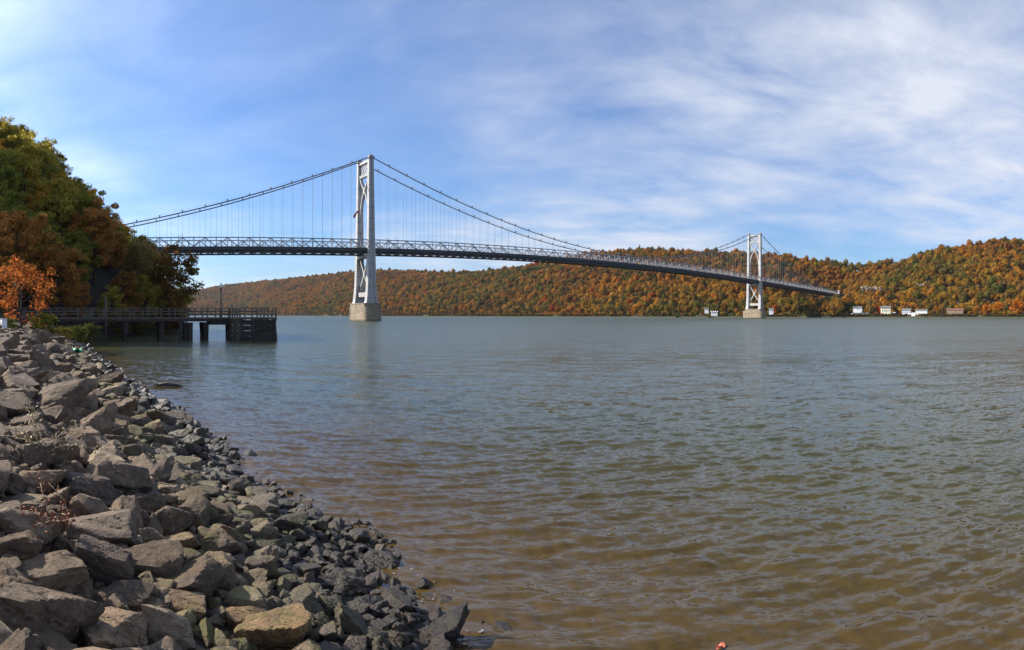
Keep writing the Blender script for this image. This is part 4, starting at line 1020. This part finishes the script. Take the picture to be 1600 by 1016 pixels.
def vehicle(px, d, py, m_, label):
    q = at_d(px, d); e = empty('parked_car', (q.x, q.y, z_at(py, d)), -bear(px)); tag(e, label, 'car')
    mb = MB(); mb.loft([(0.3, 0, 0, 4.4, 1.75), (0.9, 0, 0, 4.5, 1.8), (1.0, 0, 0, 4.2, 1.7)]); mb.build('body', m_, e)
    MB().loft([(1.0, -0.2, 0, 2.9, 1.6), (1.5, -0.2, 0, 1.9, 1.4)]).build('cabin', M['pane'], e)
    for sx in (-1.4, 1.4):
        for sy in (-0.85, 0.85): MB().tube([(sx, sy - 0.1, 0.32), (sx, sy + 0.1, 0.32)], 0.32, 10).build('wheel', M['black'], e)
vehicle(1397, 758, 489.5, M['white'], 'white car parked on the grass between the cream and lilac houses')
vehicle(1496, 728, 496.5, M['cream'], 'beige car at the shore below the brown-roofed house')
mtree = [broadleaf(90 + k, 12, 10, 1500, 1.0, 0.12) for k in range(3)]
MT = [(1378, 815, 471, 1.0, (0.45, 0.05, 0.02), 'bright red tree behind the cream house'), (1402, 810, 478, 0.85, (0.16, 0.035, 0.035), 'dark crimson tree right of the cream house'),
      (1428, 820, 474, 1.25, (0.45, 0.2, 0.02), 'round golden orange tree above the long white house'), (1446, 830, 470, 1.1, (0.36, 0.22, 0.03), 'yellow tree right of the round golden tree'),
      (1452, 805, 486, 0.8, (0.05, 0.07, 0.02), 'dark green tree between the white and brown houses'), (1470, 815, 480, 0.95, (0.42, 0.2, 0.025), 'slender orange tree left of the brown house'),
      (1378, 752, 498, 0.45, (0.5, 0.16, 0.02), 'small orange bushy tree at the shore below the cream house'), (1360, 810, 476, 1.0, (0.26, 0.19, 0.03), 'yellow-olive tree behind the utility pole'),
      (1330, 805, 484, 1.4, (0.035, 0.05, 0.018), 'tall dark evergreen-looking tree at the bridge end'), (1318, 790, 488, 1.2, (0.03, 0.042, 0.018), 'dark green tree beside the anchorage'),
      (1540, 770, 494, 1.25, (0.5, 0.19, 0.025), 'orange tree right of the brown house'), (1560, 785, 484, 1.5, (0.52, 0.2, 0.02), 'big blazing orange tree near the right edge'),
      (1590, 770, 488, 1.7, (0.5, 0.17, 0.02), 'tallest orange tree at the right edge'), (1578, 752, 498, 0.8, (0.36, 0.22, 0.03), 'yellow tree at the shore by the right edge'),
      (1525, 790, 486, 1.0, (0.40, 0.19, 0.03), 'amber tree behind the brown-roofed house'), (1508, 800, 486, 0.7, (0.22, 0.15, 0.04), 'small tan tree above the brown roof'),
      (1465, 765, 494, 0.55, (0.22, 0.17, 0.05), 'pale olive tree on the lawn right of the long white house'), (1418, 806, 482, 0.7, (0.08, 0.1, 0.025), 'green tree behind the lilac house'),
      (990, 905, 494, 0.9, (0.5, 0.2, 0.02), 'bright orange tree at the shore under the mid span'), (1212, 790, 492, 1.1, (0.4, 0.09, 0.02), 'red-orange tree just right of the far tower'),
      (1110, 790, 487, 0.9, (0.14, 0.15, 0.03), 'light green tree above the boat house'), (1060, 815, 493, 1.0, (0.09, 0.11, 0.03), 'green willow-like tree at the shore left of the boat house')]
for k, (px, d, py, s, c, lab) in enumerate(MT):
    q = at_d(px, d); z = float(hill_z(np.array(bear(px)), np.array(float(d))))
    plant('autumn_tree', mtree[k % 3], (q.x, q.y, min(z, z_at(py, d) + 2) - 0.5), k * 1.1, s, c, lab, 'tree', 'single trees on the far bank')
pole_i = 0
for px, d, y0, y1, lab in ((1359, 780, 468, 487, 'utility pole between the white cottage and cream house'), (1472, 775, 480, 493, 'utility pole left of the brown-roofed house'), (1326, 830, 444, 470, 'tall pole above the dark trees at the bridge end')):
    q = at_d(px, d); e = empty('utility_pole', (q.x, q.y, z_at(y1, d))); tag(e, lab, 'pole', 'utility poles on the far bank')
    hh = (y1 - y0) / F * d; MB().tube([(0, 0, -1), (0, 0, hh)], [0.32, 0.22], 7).build('shaft', M['rail'], e); MB().box((0, 0, hh - 1), (2.4, 0.2, 0.25)).build('crossarm', M['rail'], e)
# pale stones of the revetment and the rock cuts
def outcrop(name, px, d, py, w, h, label, n_=26, m_='palestone'):
    q = at_d(px, d); e = empty(name, (q.x, q.y, z_at(py, d)), -bear(px)); tag(e, label, 'rocks')
    r = random.Random(px)
    me_ = [rock_mesh('rock_face', 800 + j, 3, 0.3) for j in range(3)]
    for j in me_: j.materials.clear(); j.materials.append(M[m_])
    for i in range(n_): put('rock', r.choice(me_), e, (r.uniform(-w / 2, w / 2), r.uniform(-2, 4), r.uniform(0, h) * 0.8), (r.uniform(-.4, .4), r.uniform(-.4, .4), r.uniform(0, 6)), (r.uniform(1.5, 3.2), r.uniform(1.2, 2.2), r.uniform(1.2, 2.6)))
outcrop('stone_revetment', 1345, 742, 494, 20, 4, 'pale stone revetment at the shore below the white cottage')
outcrop('rock_cut', 1362, 880, 455, 28, 8, 'grey rock cut on the hillside above the cottages', 30, 'cliffstone')
outcrop('cliff', 1440, 900, 452, 22, 9, 'brown bare cliff patch among the trees above the houses', 24, 'cliffstone')

# ------------------------------------------------------------------ small things on the bank and the water
def wz(x, y): return float(wave_z(np.array([x]), np.array([y]), np.array([0.02]))[0])
x, y, d = hit(112, 553); e = empty('green_tarp', (x, y, ground(x, y) + 0.25)); tag(e, 'crumpled green plastic sheet on the stones near the pier', 'plastic sheet')
vs = []; fs = []
for i in range(10):
    for j in range(6): vs.append((-0.7 + 1.4 * i / 9, -0.3 + 0.6 * j / 5, 0.12 * math.sin(i * 1.9 + j) + 0.1 * math.cos(j * 2.3 - i)))
for i in range(9):
    for j in range(5): fs.append((i * 6 + j, (i + 1) * 6 + j, (i + 1) * 6 + j + 1, i * 6 + j + 1))
me = bpy.data.meshes.new('sheet'); me.from_pydata(vs, [], fs); me.materials.append(M['green']); me.update(); put('sheet', me, e); e.rotation_euler = (0, 0, 0.7)
q = at_d(262, 3221 / (604 - HZ)); e = empty('floating_log', (q.x, q.y, 0.03), -bear(262) - 0.1); tag(e, 'dark floating log with a forked end off the bank', 'log')
MB().tube([(-0.45, 0, 0.05), (0, 0.02, 0.08), (0.35, 0, 0.05), (0.72, -0.05, 0.0)], [0.07, 0.1, 0.07, 0.03], 8).build('log_body', M['log'], e, True)
MB().tube([(-0.45, 0, 0.05), (-0.6, 0.05, 0.1), (-0.68, 0.02, -0.03)], [0.06, 0.035, 0.02], 6).build('fork', M['log'], e, True)
def weed(px, py, name, label, leafm, s):
    x, y, d = hit(px, py); e = empty(name, (x, y, ground(x, y) + 0.2)); tag(e, label, 'weed'); r = np.random.default_rng(int(px))
    C = []
    for k in range(6):
        p = Vector((0, 0, 0)); dv = Vector((r.normal() * 0.6, r.normal() * 0.4, 1)).normalized(); pts_ = [p]
        for i in range(5):
            p = p + dv * s * 0.2; dv = (dv + Vector((r.normal() * 0.3, r.normal() * 0.3, -0.2))).normalized(); pts_.append(p)
        MB().tube(pts_, [0.009, 0.008, 0.007, 0.006, 0.005, 0.003], 5).build('stalk', M['straw'], e, True)
        C += [tuple(q_ + Vector(tuple(r.normal(size=3) * 0.05 * s))) for q_ in pts_[1:] for _ in range(14)]
    v, f = leaf_quads(np.array(C), r.normal(size=(len(C), 3)), 0.055 * s, r); me = np_mesh('leaves', v, f); me.materials.append(leafm); put('leaves', me, e)
weed(98, 868, 'dead_weed', 'russet dead weed with curled leaves between the large boulders', M['dryleaf'], 0.55)
weed(68, 738, 'straw_weed', 'pale straw-coloured dry weed above the rounded boulder', M['straw'], 0.75)
def floating_leaf(px, py, s, label):
    q = at_d(px, 3221 / (py - HZ)); e = put('floating_leaf', None, None) if False else None
    vs = [(0, 0, 0.012)]; 
    for k in range(20):
        t = k / 20 * 2 * math.pi; rr_ = s * (0.6 + 0.4 * abs(math.cos(2.5 * t))); vs.append((math.cos(t) * rr_, math.sin(t) * rr_, 0.03 + 0.02 * math.sin(3 * t)))
    me = bpy.data.meshes.new('floating_leaf'); me.from_pydata(vs, [], [(0, 1 + k, 1 + (k + 1) % 20) for k in range(20)]); me.materials.append(M['redleaf']); me.update()
    tag(put('floating_leaf', me, None, (q.x, q.y, wz(q.x, q.y) + 0.005)), label, 'leaf')
floating_leaf(1125, 1009, 0.055, 'pinkish red leaf floating at the bottom edge')
C = []
for k in range(170):
    f = random.random(); px = 1395 + 215 * f; py = 619 + 16 * f + random.gauss(0, 2.0 + 2.5 * f); q = at_d(px, 3221 / (py - HZ)); C.append((q.x, q.y, wz(q.x, q.y) + 0.025))
v, f = leaf_quads(np.array(C), np.tile((0, 0, 1.0), (len(C), 1)) + np.random.default_rng(1).normal(size=(len(C), 3)) * 0.1, 0.06, np.random.default_rng(2))
me = np_mesh('wake_glint', v, f); me.materials.append(M['foam_glint']); tag(put('wake_glint', me), 'thin streak of pale flecks painting light on wake ripples at right', 'foam_glint', kind='stuff')  # flecks imitate the light streak on wake ripples by colour

C = []
for k in range(220):
    r_ = 3 + 30 * random.random() ** 1.5; x, y = RV(float(shore(np.array(r_))) + random.uniform(0.0, 0.7) ** 1.3, r_); C.append((x, y, wz(x, y) + 0.012))
v, f = leaf_quads(np.array(C), np.tile((0, 0, 1.0), (len(C), 1)) + np.random.default_rng(4).normal(size=(len(C), 3)) * 0.1, 0.035, np.random.default_rng(5))
me = np_mesh('shore_froth_glint', v, f); me.materials.append(M['foam_glint']); tag(put('shore_froth_glint', me), 'specks of froth, silt and painted sparkle lapping at the stones', 'foam_glint', kind='stuff')  # specks paint the waterline sparkle as well as froth
# ------------------------------------------------------------------ haze
m, nt, out = mat('haze_air'); pv = N(nt, 'ShaderNodeVolumePrincipled'); pv.inputs['Color'].default_value = (0.80, 0.88, 1.0, 1); pv.inputs['Density'].default_value = 0.000022
pv.inputs['Anisotropy'].default_value = 0.2
L(nt, pv.outputs[0], out.inputs['Volume'])
o = MB().box((0, 0, 150), (26000, 26000, 310)).build('haze', m); tag(o, 'thin pale haze in the river air', 'haze', kind='stuff')
